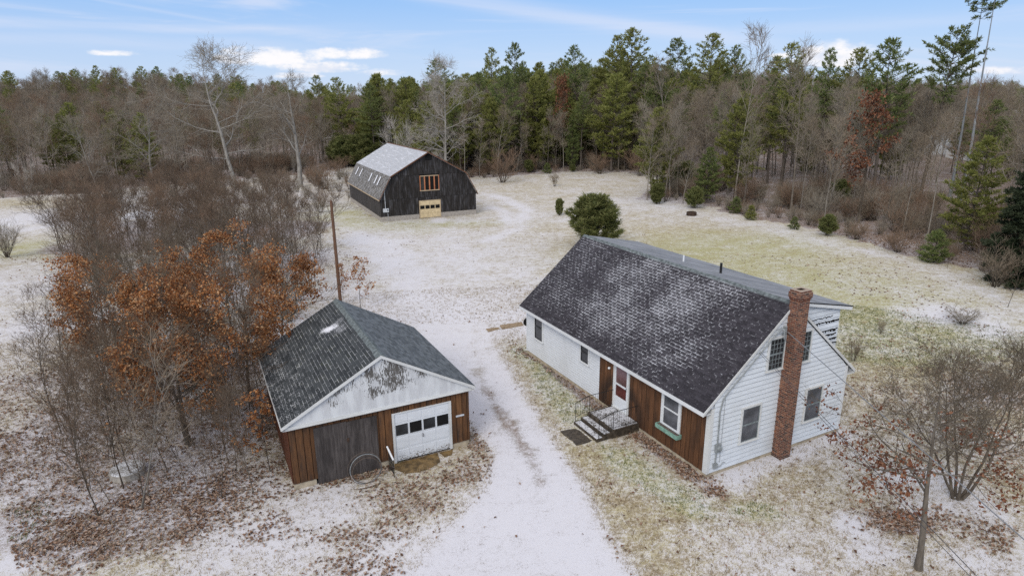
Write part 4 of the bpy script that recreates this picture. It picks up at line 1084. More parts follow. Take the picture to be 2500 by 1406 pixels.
# grass blades in tufts
x, y = scatter(130000, r1, (13, 46)); c = cover(x, y)
k = (r1.random(len(x)) < np.clip(1.15 - c[0] * 1.1, .04, 1)) & ~occupied(x, y) & ~in_poly(x, y, DPOLY)
x, y, gg = x[k], y[k], c[2][k]
nb = 4
def blades(name, x, y, mat, h0, h1, label):
    n = len(x) * nb; X = np.repeat(x, nb) + r1.normal(0, .05, n); Y = np.repeat(y, nb) + r1.normal(0, .05, n); Z = hz(X, Y) - .01
    yaw = r1.random(n) * 2 * PI; ln = h0 + (h1 - h0) * r1.random(n); le = r1.random(n) * .9 + .2
    B = np.stack([X, Y, Z], 1); T = B + np.stack([np.cos(yaw) * ln * le, np.sin(yaw) * ln * le, ln], 1)
    W = np.stack([-np.sin(yaw), np.cos(yaw), 0 * yaw], 1) * .010
    V = np.stack([B - W, B + W, T], 1).reshape(-1, 3); T3 = np.arange(n * 3).reshape(-1, 3)
    me = mesh_np(name, V, None, T3); me.materials.append(mat); o = bpy.data.objects.new(name, me); COL.objects.link(o); tag(o, label, 'grass', None, 'stuff')
M['dry_blade'] = m_leaf('dry_grass_blades', [(.20, .15, .09), (.36, .28, .18), (.48, .41, .30)], .2, .8, hue=False)
M['green_blade'] = m_leaf('green_grass_blades', [(.07, .085, .028), (.14, .17, .06), (.27, .28, .13)], .2, .8, hue=False)
kg = gg > .62
blades('dry_grass', x[~kg], y[~kg], M['dry_blade'], .05, .13, 'short dry straw coloured grass poking through the snow')
blades('green_grass', x[kg], y[kg], M['green_blade'], .05, .12, 'patches of short green grass beside the house and the field')
# ------------------------------------------------------------------ vegetation: prototypes grown once, then copied
class Acc:
    def __init__(s): s.V = []; s.Q = []; s.T = []; s.n = 0
    def add(s, V, Q=None, T=None):
        V = np.asarray(V, np.float32)
        if Q is not None and len(Q): s.Q.append(np.asarray(Q) + s.n)
        if T is not None and len(T): s.T.append(np.asarray(T) + s.n)
        s.V.append(V); s.n += len(V)
    def mesh(s, name, mat):
        V = np.concatenate(s.V) if s.V else np.zeros((0, 3), np.float32)
        me = mesh_np(name, V, np.concatenate(s.Q) if s.Q else None, np.concatenate(s.T) if s.T else None)
        me.materials.append(mat); return me
_ring = {k: np.stack([np.cos(np.arange(k) * 2 * PI / k), np.sin(np.arange(k) * 2 * PI / k)], 1) for k in (3, 4, 5, 7, 9, 12)}
def limb(acc, P, R, k):
    P = np.asarray(P, float); n = len(P)
    t = np.gradient(P, axis=0); t /= np.linalg.norm(t, axis=1)[:, None] + 1e-9
    ref = np.array([0, 0, 1.0]) if abs(t[0][2]) < .85 else np.array([1.0, 0, 0])
    a = np.cross(t, ref); a /= np.linalg.norm(a, axis=1)[:, None] + 1e-9; b2 = np.cross(t, a)
    c = _ring[k]; R = np.asarray(R, float)
    V = P[:, None, :] + R[:, None, None] * (c[None, :, :1] * a[:, None, :] + c[None, :, 1:] * b2[:, None, :])
    i = np.arange(n - 1)[:, None] * k; j = np.arange(k)[None, :]; j2 = (j + 1) % k
    Q = np.stack([i + j, i + j2, i + k + j2, i + k + j], -1).reshape(-1, 4)
    acc.add(V.reshape(-1, 3), Q)
def unit(v): return v / (np.linalg.norm(v) + 1e-9)
def path(p, d, L, n, wob, trop, rng, tvec=(0, 0, 1)):
    P = [np.array(p, float)]; d = unit(np.array(d, float)); tv = np.array(tvec, float)
    for _ in range(n):
        d = unit(d + rng.normal(0, wob, 3) + tv * trop); P.append(P[-1] + d * L / n)
    return np.array(P)
def perp(d, rng):
    r = rng.normal(0, 1, 3); r = r - d * (r @ d); return unit(r)

def bare(rng, H=14.0, r0=.16, lo=.35, n1=16, spread=.33, a1=50, n2=8, n3=6, n4=0, rmin=.012, wob=.10, trop=.06, fork=0, twig_l=.9, stems=1, lean=0, curve=.03):
    """leafless broadleaf: trunk(s), limbs, branches, twigs. Returns (wood, twigs, tips)"""
    A, B, tips = Acc(), Acc(), []
    for s in range(stems):
        if stems > 1:
            a = 2 * PI * (s + rng.random() * .6) / stems; p0 = np.array([math.cos(a), math.sin(a), 0]) * r0 * (1.2 + .5 * rng.random()); d0 = np.array([math.cos(a) * .38, math.sin(a) * .38, 1]) * 1
            h = H * rng.uniform(.75, 1.0)
        else: p0 = np.zeros(3); d0 = np.array([lean, 0, 1.0]); h = H
        nt = 9
        T = path(p0 - np.array([0, 0, .15]), d0, h, nt, curve, .03, rng)
        R = r0 * (1 - np.linspace(0, 1, nt + 1) ** .9 * .93); R[0] *= 1.35; R = np.maximum(R, rmin)
        limb(A, T, R, 7)
        for i in range(n1):
            f = lo + (1 - lo) * ((i + rng.random()) / n1) ** .9; f = min(f, .985)
            q = f * nt; k = int(q); p = T[k] + (T[min(k + 1, nt)] - T[k]) * (q - k); d = unit(T[min(k + 1, nt)] - T[k])
            r = np.interp(q, np.arange(nt + 1), R)
            shape = math.sin(PI * min(.96, .22 + .78 * (f - lo) / (1 - lo) * .95)) ** .7
            L1 = h * spread * (shape * .85 + .15) * rng.uniform(.65, 1.2)
            an = rad(a1 * rng.uniform(.7, 1.25) * (1.15 - .45 * (f - lo) / (1 - lo)))
            d1 = d * math.cos(an) + perp(d, rng) * math.sin(an)
            m = 6; P1 = path(p, d1, L1, m, wob, trop, rng); rr = max(min(r * .62, .035 + L1 * .012), rmin * 1.6); R1 = np.maximum(rr * (1 - np.linspace(0, 1, m + 1) * .85), rmin)
            limb(A, P1, R1, 5)
            for j in range(n2):
                g = rng.uniform(.22, 1.0); q1 = g * m; k1 = min(int(q1), m - 1); p2 = P1[k1] + (P1[k1 + 1] - P1[k1]) * (q1 - k1); dd = unit(P1[k1 + 1] - P1[k1])
                an = rad(rng.uniform(25, 65)); d2 = dd * math.cos(an) + perp(dd, rng) * math.sin(an)
                L2 = L1 * rng.uniform(.25, .55) * (1.15 - .5 * g) + .2; P2 = path(p2, d2, L2, 4, wob * 1.2, trop, rng)
                r2 = max(R1[k1] * .55, rmin); R2 = np.maximum(r2 * (1 - np.linspace(0, 1, 5) * .7), rmin * .9); limb(A if L2 > 1.6 else B, P2, R2, 4)
                for t in range(n3):
                    g3 = rng.uniform(.25, 1); k3 = min(int(g3 * 4), 3); p3 = P2[k3] + (P2[k3 + 1] - P2[k3]) * (g3 * 4 - k3); d3 = unit(P2[k3 + 1] - P2[k3]); an = rad(rng.uniform(20, 60)); d3 = d3 * math.cos(an) + perp(d3, rng) * math.sin(an)
                    L3 = twig_l * rng.uniform(.45, 1.15); P3 = path(p3, d3, L3, 2, .12, trop * 1.5, rng)
                    limb(B, P3, [rmin * .8, rmin * .62, rmin * .4], 3); tips.append((P3[2], P3[2] - P3[1])); tips.append((P3[1], P3[1] - P3[0]))
                    for u in range(n4):
                        g4 = rng.uniform(.3, 1); k4 = min(int(g4 * 2), 1); p4 = P3[k4] + (P3[k4 + 1] - P3[k4]) * (g4 * 2 - k4); d4 = unit(unit(P3[k4 + 1] - P3[k4]) + perp(d3, rng) * .8)
                        P4 = path(p4, d4, L3 * rng.uniform(.35, .7), 2, .1, trop, rng); limb(B, P4, [rmin * .55, rmin * .45, rmin * .3], 3); tips.append((P4[2], P4[2] - P4[1]))
    return A, B, tips

def needles(acc, C, D, k, ln, w, rng, spread=.75):
    """tufts: k flat blades fanned about each direction"""
    n = len(C); C = np.repeat(C, k, 0); D = np.repeat(D, k, 0)
    d = D + rng.normal(0, spread, D.shape); d /= np.linalg.norm(d, axis=1)[:, None] + 1e-9
    s = np.cross(d, rng.normal(0, 1, d.shape)); s /= np.linalg.norm(s, axis=1)[:, None] + 1e-9
    L = ln * (.6 + .7 * rng.random((n * k, 1))); W = w * (.7 + .6 * rng.random((n * k, 1)))
    V = np.stack([C - s * W * .35, C + d * L * .55 - s * W * .5, C + d * L, C + d * L * .5 + s * W * .5], 1).reshape(-1, 3)
    acc.add(V, np.arange(n * k * 4).reshape(-1, 4))

def pine(rng, H=20.0, r0=.22, lo=.35, wh=.75, per=5, R=3.6, prof='white', droop=.0, tuft=.42, tw=.085, k=7, dens=1.0, lean=0.0, gaps=.15, up=.18, gmin=.28):
    A, B = Acc(), Acc()
    nt = 10; T = path((0, 0, -.2), (lean, 0, 1), H, nt, .012, .02, rng); Rr = np.maximum(r0 * (1 - np.linspace(0, 1, nt + 1) * .95), .015); Rr[0] *= 1.25; limb(A, T, Rr, 7)
    z = lo * H; C, D = [], []
    while z < H - .25:
        f = (z - lo * H) / (H - lo * H)
        if prof == 'white': e = (.45 + .75 * min(1, f / .3)) * (1 - max(0, f - .3) / .7) ** .75 if f > .0 else .4
        elif prof == 'cone': e = (1 - f) ** .85 * (.8 + .2 * min(1, f / .1))
        elif prof == 'dome': e = (1 - f) ** .62 * (.85 + .15 * min(1, f / .12))
        elif prof == 'round': e = (.6 + .4 * min(1, f / .25)) * math.sqrt(max(0.02, 1 - (max(0, f - .15) / .86) ** 2))
        else: e = (.35 + .65 * min(1, f / .5)) * (1 - max(0, f - .55) / .45 * .75)
        rb = R * max(e, .08)
        q = z / H * nt; kk = min(int(q), nt - 1); p = T[kk] + (T[kk + 1] - T[kk]) * (q - kk)
        a0 = rng.random() * 2 * PI
        for i in range(per):
            if rng.random() < gaps: continue
            a = a0 + 2 * PI * (i + rng.normal(0, .15)) / per; L = rb * (rng.uniform(.6, 1.15) if prof not in ('round', 'dome') else rng.uniform(.45, 1.3))
            if L < .15: continue
            elv = (up + .55 * f ** 2 - droop * (1 - f)) + rng.normal(0, .10)
            m = 5; P1 = path(p, (math.cos(a), math.sin(a), elv), L, m, .06, .04 if droop < .2 else .02, rng); limb(A, P1, np.maximum((.02 + L * .010) * (1 - np.linspace(0, 1, m + 1) * .8), .008), 4)
            ns = max(2, int(L * 3.0 * dens))
            for s in range(ns):
                g = rng.uniform(gmin, 1.0) if s else 1.0; q1 = g * m; k1 = min(int(q1), m - 1); p2 = P1[k1] + (P1[k1 + 1] - P1[k1]) * (q1 - k1); d1 = unit(P1[k1 + 1] - P1[k1])
                side = np.array([-d1[1], d1[0], 0.0]); sg = 1 if rng.random() < .5 else -1
                d2 = unit(d1 * rng.uniform(.5, 1.0) + side * sg * rng.uniform(.3, 1.0) + np.array([0, 0, rng.uniform(.0, .35)]))
                L2 = (L * .36 * (1.15 - g) + .28) * rng.uniform(.6, 1.2)
                nt2 = max(2, int(L2 / tuft * 2.2 * dens))
                for t in range(nt2):
                    C.append(p2 + d2 * L2 * (t + .6) / nt2 + rng.normal(0, .05, 3)); D.append(d2 + np.array([0, 0, .35]))
        z += wh * rng.uniform(.8, 1.2) * (1 - .45 * f)
    for t in range(5): C.append(T[nt] + np.array([0, 0, -.12 * t])); D.append(np.array([0, 0, 1.0]) + rng.normal(0, .3, 3))
    needles(B, np.array(C), np.array(D), k, tuft, tw, rng)
    return A, B

def shrub(rng, H=2.2, stems=18, spread=.75, rmin=.008, sub=9, tw=5, trop=.06, r=.02):
    A, B, tips = Acc(), Acc(), []
    for s in range(stems):
        a = rng.random() * 2 * PI; t = rng.random() ** .7 * spread; p0 = np.array([math.cos(a), math.sin(a), -.05]) * np.array([.18, .18, 1]) * H * .4 * rng.random()
        p0[2] = -.08
        L = H * rng.uniform(.65, 1.1); P = path(p0, (math.cos(a) * t, math.sin(a) * t, 1), L, 5, .10, trop, rng); Rr = np.maximum(r * (1 - np.linspace(0, 1, 6) * .8), rmin); limb(A, P, Rr, 4)
        for j in range(sub):
            g = rng.uniform(.25, 1); k = min(int(g * 5), 4); p = P[k] + (P[k + 1] - P[k]) * (g * 5 - k); d = unit(P[k + 1] - P[k]); d2 = unit(d + perp(d, rng) * rng.uniform(.4, 1.0)); L2 = L * rng.uniform(.2, .42); P2 = path(p, d2, L2, 3, .12, trop, rng); limb(B, P2, [rmin, rmin * .85, rmin * .7, rmin * .45], 3)
            for u in range(tw):
                g = rng.uniform(.2, 1); k = min(int(g * 3), 2); p = P2[k] + (P2[k + 1] - P2[k]) * (g * 3 - k); d = unit(P2[k + 1] - P2[k]); P3 = path(p, d + perp(d, rng) * .8, L2 * rng.uniform(.3, .6), 2, .1, trop, rng); limb(B, P3, [rmin * .7, rmin * .6, rmin * .4], 3); tips.append((P3[2], P3[2] - P3[1])); tips.append((P3[1], P3[1] - P3[0]))
    return A, B, tips

def oak_leaves(tips, frac, per, size, rng, zmin=0, keep=None, droop=.7, sig=.09):
    P, D = [], []
    for p, d in tips:
        if p[2] < zmin or rng.random() > frac: continue
        if keep is not None and not keep(p): continue
        for i in range(per):
            P.append(p + rng.normal(0, sig, 3)); D.append(d)
    n = len(P); P = np.array(P)
    ex = rng.normal(0, .7, (n, 3)); ex[:, 2] -= droop; ex /= np.linalg.norm(ex, axis=1)[:, None]
    ez = rng.normal(0, 1, (n, 3)); ey = np.cross(ez, ex); ey /= np.linalg.norm(ey, axis=1)[:, None]; ez = np.cross(ex, ey)
    A = Acc(); me_s = size * (.6 + .8 * rng.random(n)); s = me_s[:, None]; curl = .28
    v = [P - ex * s * .5, P + ey * s * .32 - ex * s * .08 + ez * s * curl, P + ey * s * .26 + ex * s * .25 + ez * s * curl * .8, P + ex * s * .55, P - ey * s * .26 + ex * s * .25 + ez * s * curl * .8, P - ey * s * .32 - ex * s * .08 + ez * s * curl]
    V = np.stack(v, 1).reshape(-1, 3); b0 = np.arange(n)[:, None] * 6
    A.add(V, np.concatenate([b0 + np.array([[0, 3, 2, 1]]), b0 + np.array([[0, 5, 4, 3]])]))
    return A

M['bark'] = m_bark('grey_brown_bark', (.125, .105, .085), (.25, .215, .18))
M['bark_light'] = m_bark('light_grey_bark', (.20, .175, .15), (.38, .345, .30), 6)
M['twig_sap'] = m_twig('dark_reddish_twigs', (.098, .068, .047), (.155, .116, .084))
M['twig_near'] = m_twig('olive_brown_twigs', (.10, .080, .058), (.165, .135, .10))
M['bark_dark'] = m_bark('dark_bark', (.075, .060, .047), (.165, .135, .105))
M['bark_pale'] = m_bark('pale_lichened_bark', (.19, .175, .155), (.38, .36, .33), 5)
M['bark_birch'] = m_bark('grey_birch_bark', (.25, .23, .20), (.45, .42, .38), 6)
M['bark_pine'] = m_bark('pine_bark', (.075, .06, .052), (.17, .145, .125))
M['bark_blue'] = m_bark('pale_grey_pine_bark', (.20, .22, .235), (.34, .36, .38), 4)
M['twig'] = m_twig('brown_twigs', (.185, .148, .108), (.29, .24, .185))
M['twig_red'] = m_twig('reddish_twigs', (.195, .130, .088), (.255, .18, .13))
M['twig_grey'] = m_twig('grey_twigs', (.215, .185, .145), (.32, .285, .235))
M['twig_pale'] = m_twig('pale_twigs', (.32, .29, .255), (.44, .405, .36))
M['twig_dark'] = m_twig('dark_twigs', (.06, .045, .038), (.10, .08, .068))
M['need_a'] = m_leaf('pine_needles', [(.075, .115, .042), (.16, .21, .070), (.24, .285, .098), (.33, .35, .14)], .45, .6)
M['need_b'] = m_leaf('olive_pine_needles', [(.13, .15, .042), (.24, .265, .072), (.32, .335, .10), (.40, .38, .14)], .5, .6)
M['need_dark'] = m_leaf('dark_spruce_needles', [(.018, .030, .018), (.034, .052, .030), (.055, .078, .044)], .2, .6)
M['need_bush'] = m_leaf('bushy_pine_needles', [(.060, .085, .030), (.14, .17, .058), (.24, .26, .092), (.36, .35, .15)], .38, .6)
M['oak_leaf'] = m_leaf('rust_oak_leaves', [(.12, .046, .020), (.28, .100, .034), (.43, .175, .058), (.54, .27, .11), (.62, .42, .25)], .30, .55, hue=False)
M['oak_leaf_dark'] = m_leaf('dull_rust_oak_leaves', [(.085, .030, .018), (.16, .055, .028), (.25, .105, .055), (.33, .17, .10)], .25, .6, hue=False)

PRO = {}          # name -> (trunk mesh, crown mesh or None, leaf mesh or None, height)
def reg(name, A, B, ma, mb, H, leaves=None, ml=None):
    PRO[name] = (A.mesh(name + '_wood', ma), B.mesh(name + '_crown', mb) if B is not None else None, leaves.mesh(name + '_leaves', ml) if leaves is not None else None, H)
def R_(k): return np.random.default_rng(1000 + k)
for i, (mt, lo, sp_, n1) in enumerate((('twig', .36, .22, 17), ('twig_grey', .30, .25, 17), ('twig', .20, .27, 18), ('twig_red', .16, .28, 19), ('twig', .46, .20, 15))):
    A, B, tp = bare(R_(i), 14, .10, lo, n1, sp_, 40, 7, 6, 0, .0145, .10, .08, twig_l=1.05)
    reg('forest%d' % i, A, B, M[('bark_light', 'bark', 'bark_light', 'bark', 'bark_light')[i]], M[mt], 14)
A, B, tp = bare(R_(21), 13, .13, .3, 15, .26, 48, 7, 5, 0, .015, .1, .07, twig_l=.9); reg('rust_tree', A, B, M['bark_dark'], M['twig'], 13, oak_leaves(tp, .5, 3, .26, R_(22), sig=.18), M['oak_leaf_dark'])
for i in range(3):
    A, B, tp = bare(R_(30 + i), 16, .21, .20, 19, (.42, .38, .42)[i], (62, 55, 50)[i], 11, 8, 2, .0135, .20, .03, twig_l=.95, curve=.05)
    reg('spread%d' % i, A, B, M['bark_pale'], M['twig_grey'], 16)
A, B, tp = bare(R_(36), 19, .27, .14, 30, .31, 70, 11, 8, 1, .015, .16, .02, twig_l=1.1, curve=.03); reg('white_tree', A, B, M['bark_pale'], M['twig_pale'], 19)
A, B, tp = bare(R_(37), 7, .045, .2, 9, .25, 26, 5, 4, 0, .009, .06, .10, stems=5, twig_l=.8); reg('pale_clump', A, B, M['bark_pale'], M['twig_pale'], 7)
A, B, tp = bare(R_(38), 16, .36, .26, 12, .40, 40, 10, 7, 2, .014, .16, .07, twig_l=1.0, curve=.05); reg('stout', A, B, M['bark_pale'], M['twig_grey'], 16)
for i in range(3):
    A, B, tp = bare(R_(40 + i), 6, .026, .12, 17, .28, 36, 5, 4, 1, .0058, .09, .09, twig_l=.5, curve=.05, lean=(.0, .12, -.1)[i]); reg('sapling%d' % i, A, B, M['bark_dark'] if i else M['bark'], M['twig_sap'], 6)
A, B, tp = bare(R_(44), 4.5, .03, .15, 10, .30, 50, 4, 3, 1, .005, .1, .08, twig_l=.4); reg('leafy_sapling', A, B, M['bark_dark'], M['twig_dark'], 4.5, oak_leaves(tp, .30, 4, .15, R_(45), sig=.1), M['oak_leaf'])
A, B, tp = bare(R_(46), 6.5, .028, .25, 12, .30, 45, 5, 4, 1, .0055, .09, .09, twig_l=.5, curve=.02, lean=-.2); reg('birch_sap', A, B, M['bark_birch'], M['twig'], 6.5)
for i in range(4):
    A, B = pine(R_(50 + i), 22, .24, (.38, .30, .45, .25)[i], .95, 5, (4.3, 4.7, 4.0, 4.5)[i], gaps=.16, k=5, tuft=.55, tw=.12, dens=.85); reg('pine%d' % i, A, B, M['bark_pine'], M['need_a'] if i % 2 == 0 else M['need_b'], 22)
for i in range(3):
    A, B = pine(R_(60 + i), 16, .20, (.06, .10, .15)[i], .75, 6, (3.6, 3.3, 3.8)[i], 'white', gaps=.10, k=6, tuft=.48, tw=.11, dens=.95); reg('full_pine%d' % i, A, B, M['bark_pine'], M['need_b'] if i != 1 else M['need_a'], 16)
A, B = pine(R_(66), 24, .26, .60, .9, 5, 4.2, 'top', gaps=.15, k=6, tuft=.5, tw=.11, up=.22); reg('high_pine', A, B, M['bark_dark'], M['need_a'], 24)
A, B = pine(R_(67), 30, .24, .83, .62, 5, 2.9, 'top', gaps=.2, k=7, tuft=.42, tw=.08, up=.02, lean=.0); reg('bare_pine', A, B, M['bark_blue'], M['need_a'], 30)
for i in range(2):
    A, B = pine(R_(70 + i), 5, .09, .02, .28, 9, (2.5, 2.2)[i], ('dome', 'round')[i], gaps=.10, k=8, tuft=.40, tw=.05, dens=1.5, up=.85, gmin=.55); reg('bush_pine%d' % i, A, B, M['bark_pine'], M['need_bush'], 5)
for i in range(2):
    A, B = pine(R_(74 + i), 4, .05, .05, .33, 6, 1.35, 'cone', gaps=.10, k=8, tuft=.26, tw=.045, dens=1.5, up=.3); reg('small_pine%d' % i, A, B, M['bark_pine'], M['need_a'] if i else M['need_b'], 4)
A, B = pine(R_(78), 14, .2, .03, .5, 8, 3.2, 'cone', droop=.5, gaps=.05, k=8, tuft=.36, tw=.09, dens=1.5, up=-.05); reg('spruce', A, B, M['bark_dark'], M['need_dark'], 14)
for i in range(3):
    A, B, tp = shrub(R_(80 + i), 2.4, (20, 16, 24)[i], (.8, .6, 1.0)[i]); reg('shrub%d' % i, A, B, M['bark_dark'], M[('twig_red', 'twig', 'twig_grey')[i]], 2.4)

TREES = bpy.data.collections.new('tree_sources')      # sources for the massed wood behind the separate trees
NAMED = []
def plant(name, proto, x, y, h, rz, label, cat, group=None, tilt=(0, 0), wid=1.0, z=None):
    tm, cm, lm, H = PRO[proto]; s = h / H
    if group is None: NAMED.append((x, y, h))
    if z is None: z = float(hz(x, y))
    o = empty(name, (x, y, z), 0, label, cat, group); o.rotation_euler = (tilt[0], tilt[1], rz); o.scale = (s * wid, s * wid, s)
    t = bpy.data.objects.new('trunk', tm); COL.objects.link(t); t.parent = o
    if cm is not None: c = bpy.data.objects.new('crown', cm); COL.objects.link(c); c.parent = o
    if lm is not None: c = bpy.data.objects.new('leaves', lm); COL.objects.link(c); c.parent = o
    return o
def at_px(name, proto, base, top_y, label, cat, rz=0, group=None, z0=None, tilt=(0, 0), wid=1.0, h=None):
    """stand a tree on the ground point seen at base; its height from the row of its top"""
    x, y, z = gp(*base)
    if h is None:
        d = RT * (base[0] - 1250) / F_PX + UP * (703 - top_y) / F_PX + FW; k = math.hypot(x, y) / math.hypot(d[0], d[1]); h = CAMH + d[2] * k - z
    return plant(name, proto, x, y, h, rz, label, cat, group, tilt, wid, z)
def far_px(name, proto, px, top_y, y, label, cat, rz=0, group=None, tilt=(0, 0), wid=1.0):
    """a tree whose foot is hidden: given how far off it stands"""
    d = RT * (px - 1250) / F_PX + UP * (703 - top_y) / F_PX + FW; k = y / d[1]; x = d[0] * k; z = float(hz(x, y))
    return plant(name, proto, x, y, CAMH + d[2] * k - z, rz, label, cat, group, tilt, wid, z)

# ---- trees one can tell apart -------------------------------------------------
at_px('bare_tree', 'spread0', (575, 452), 138, 'huge pale branched bare tree left of the barn, tallest of the left wood', 'tree', .4, wid=1.4)
at_px('bare_tree', 'stout', (733, 457), 208, 'stout dark trunked bare tree with pale limbs at the snowy gap left of the barn', 'tree', 1.2, wid=1.2)
at_px('bare_tree', 'spread1', (378, 462), 250, 'low spreading whitish bare tree at the edge of the left wood', 'tree', 2.4, wid=1.25)
at_px('bare_tree', 'spread2', (240, 470), 300, 'grey bare tree with slanting limbs in the left wood edge', 'tree', 2.0)
at_px('bare_tree', 'pale_clump', (70, 482), 395, 'clump of thin pale bare stems at the left field corner', 'tree', .3, wid=.8)
far_px('bare_tree', 'white_tree', 1080, 160, 108, 'tall whitish bare tree rising right behind the barn roof ridge', 'tree', .8)
far_px('bare_tree', 'pale_clump', 966, 283, 100, 'pale many stemmed bush tree showing over the barn roof', 'tree', 1.6, wid=.8)
P_ = [('full_pine0', (1312, 412), 185, 'dense bright green pine foliaged almost to the ground, behind the field centre'),
      ('full_pine1', (1588, 415), 175, 'broad dark pine foliaged to the ground at the right end of the far treeline'),
      ('full_pine2', (1492, 418), 180, 'wide yellow green pine left of the broad dark one in the far treeline'),
      ('full_pine1', (1396, 416), 285, 'slim shorter pine between bare trunks in the far treeline')]
for i, (pr_, bs, ty, lb) in enumerate(P_): at_px('pine_tree', pr_, bs, ty, lb, 'pine tree', i * 1.3, wid=(1.0, 1.05, 1.15, .8)[i])
for i, (pr_, px, ty, yy, lb, w) in enumerate((
    ('pine1', 1550, 70, 140, 'tallest dark pine standing clear above the far treeline', 1.15), ('pine3', 1510, 88, 146, 'pine close to the left of the tallest far pine', 1.0),
    ('pine0', 1258, 108, 150, 'thin topped pine poking alone from the skyline over the field', .8), ('pine2', 1412, 112, 145, 'pointed pine on the skyline left of the tallest far pine', .9),
    ('pine0', 1660, 95, 138, 'dark bushy pine on the skyline right of the tallest far pine', 1.0), ('pine1', 1735, 84, 132, 'flat crowned pine on the skyline above the right wood', 1.1),
    ('pine2', 1808, 112, 130, 'small scraggly pine on the skyline left of the white cloud', .8), ('pine3', 1945, 106, 105, 'wide dark pine just left of the white cloud', 1.0),
    ('pine0', 1905, 140, 108, 'shorter dark pine touching the wide one left of the cloud', .9), ('pine2', 2035, 120, 100, 'thin spired pine in front of the white cloud', .7),
    ('pine1', 2112, 118, 98, 'green pine on the skyline just right of the white cloud', 1.0), ('pine0', 2190, 96, 92, 'layered pine on the skyline between cloud and leaning pine', 1.1),
    ('pine3', 1195, 118, 160, 'small pine far back over the barn side of the skyline', .8), ('pine2', 1075, 145, 150, 'dark pine top behind the whitish bare tree', 1.0),
    ('pine1', 825, 190, 150, 'bushy olive pine over the snowy gap left of the barn', 1.0), ('pine0', 905, 205, 140, 'olive pine left of the barn ridge in the far row', 1.1), ('pine3', 770, 185, 165, 'olive pine at the left end of the far row', 1.0), ('pine2', 990, 190, 140, 'olive pine just left of the whitish bare tree', 1.0),
    ('pine1', 1140, 180, 132, 'rounded pine just right of the whitish bare tree', .9))):
    far_px('pine_tree', pr_, px, ty, yy, lb, 'pine tree', i * 1.9, wid=w)
at_px('pine_tree', 'high_pine', (2243, 492), 78, 'tall leaning pine with a bare dark trunk in the right wood', 'pine tree', .0, tilt=(0, rad(4)), wid=1.0)
far_px('pine_tree', 'bare_pine', 2420, -60, 88, 'left one of two very tall bare trunked pines at the top right', 'pine tree', .2, wid=.9)
far_px('pine_tree', 'bare_pine', 2460, -100, 84, 'right one of two very tall bare trunked pines at the top right', 'pine tree', 1.0, wid=.9)
at_px('pine_tree', 'full_pine2', (1792, 492), 240, 'bright green pine leaning out of the right wood edge above the tyre ring', 'pine tree', .7, wid=.9)
at_px('pine_tree', 'full_pine1', (1722, 497), 360, 'lower dark green pine on the corner of the right wood', 'pine tree', 2.0, wid=1.2)
at_px('pine_tree', 'full_pine0', (2352, 610), 330, 'grey green pine in the right wood beside the dark spruce', 'pine tree', 1.0, wid=1.1)
at_px('spruce_tree', 'spruce', (2492, 690), 300, 'very dark spruce at the right edge of the picture', 'spruce', .5, wid=1.1)
at_px('oak_tree', 'rust_tree', (2096, 545), 255, 'oak with rust brown leaves among the bare trees of the right wood', 'tree', .6)
far_px('oak_tree', 'rust_tree', 1372, 205, 134, 'rust leaved tree between two green pines in the far treeline', 'tree', 1.6, wid=.7)
for i, (px, ty, yy, lb, w) in enumerate(((1830, 95, 88, 'slender bare tree reaching the sky left of the cloud', .8), (1975, 140, 80, 'forked pale bare tree below the white cloud', 1.0), (1650, 165, 125, 'rounded bare tree below the tallest far pines', 1.3), (2420, 215, 75, 'thin bare tree at the far right skyline', .9), (1080, 240, 122, 'short bare tree right beside the whitish one', 1.0))):
    far_px('bare_tree', 'forest%d' % (i % 5), px, ty, yy, lb, 'tree', i * 2.1, wid=w)
# bushy pines and shrubs in the field
at_px('young_pine', 'bush_pine0', (1456, 598), 478, 'large round bushy pine standing behind the white house roof', 'young pine', .4, wid=1.4)
at_px('young_pine', 'bush_pine1', (1366, 526), 491, 'small round bushy pine alone in the field', 'young pine', 1.0, wid=.85)
EV = [((1603, 498), 455, 'bush_pine1', 'round dark pine bush at the corner of the right wood'), ((1694, 508), 458, 'bush_pine0', 'low spreading pine bush just above the tyre ring'), ((1833, 537), 500, 'small_pine0', 'bright little pine bush on the wood edge right of the tyre ring'), ((1795, 520), 478, 'small_pine1', 'small dim pine just left of the bright little bush'), ((1938, 560), 527, 'small_pine1', 'lone little pine bush midway along the right wood edge'), ((2018, 575), 525, 'bush_pine0', 'rounded pine bush on the right wood edge, nearest of three bushes'), ((2278, 640), 555, 'small_pine1', 'upright young pine with bare feet before the right wood'), ((1510, 412), 376, 'small_pine0', 'small dark pine before the red bush in the far treeline'), ((1336, 424), 396, 'small_pine1', 'little dark pine below the dense bright green pine'), ((1292, 422), 395, 'bush_pine1', 'low pine bush at the foot of the dense bright green pine'), ((1398, 420), 402, 'bush_pine0', 'flat pine bush at the foot of the slim pine'), ((1665, 470), 405, 'bush_pine1', 'dark pine bush behind the corner of the right wood'), ((2045, 500), 440, 'bush_pine0', 'green pine undergrowth at the foot of the rust leaved oak')]
for i, (bs, ty, pr_, lb) in enumerate(EV): at_px('young_pine', pr_, bs, ty, lb, 'young pine', i * 1.7, wid=1.15 if 'bush' in pr_ else 1.3)
r2 = np.random.default_rng(7)
for i in range(13):    # thicket of young pines left of the barn
    x, y, z = gp(800 + i * 12 + r2.uniform(-6, 6), 408 - 2 * (i % 4)); y += r2.uniform(-3, 9)
    plant('young_pine', ('full_pine1', 'full_pine0', 'bush_pine0')[i % 3], x, y, r2.uniform(5.0, 7.5), r2.random() * 6, 'young pine in the green thicket left of the barn', 'young pine', 'young pines in the thicket by the barn', wid=1.5)
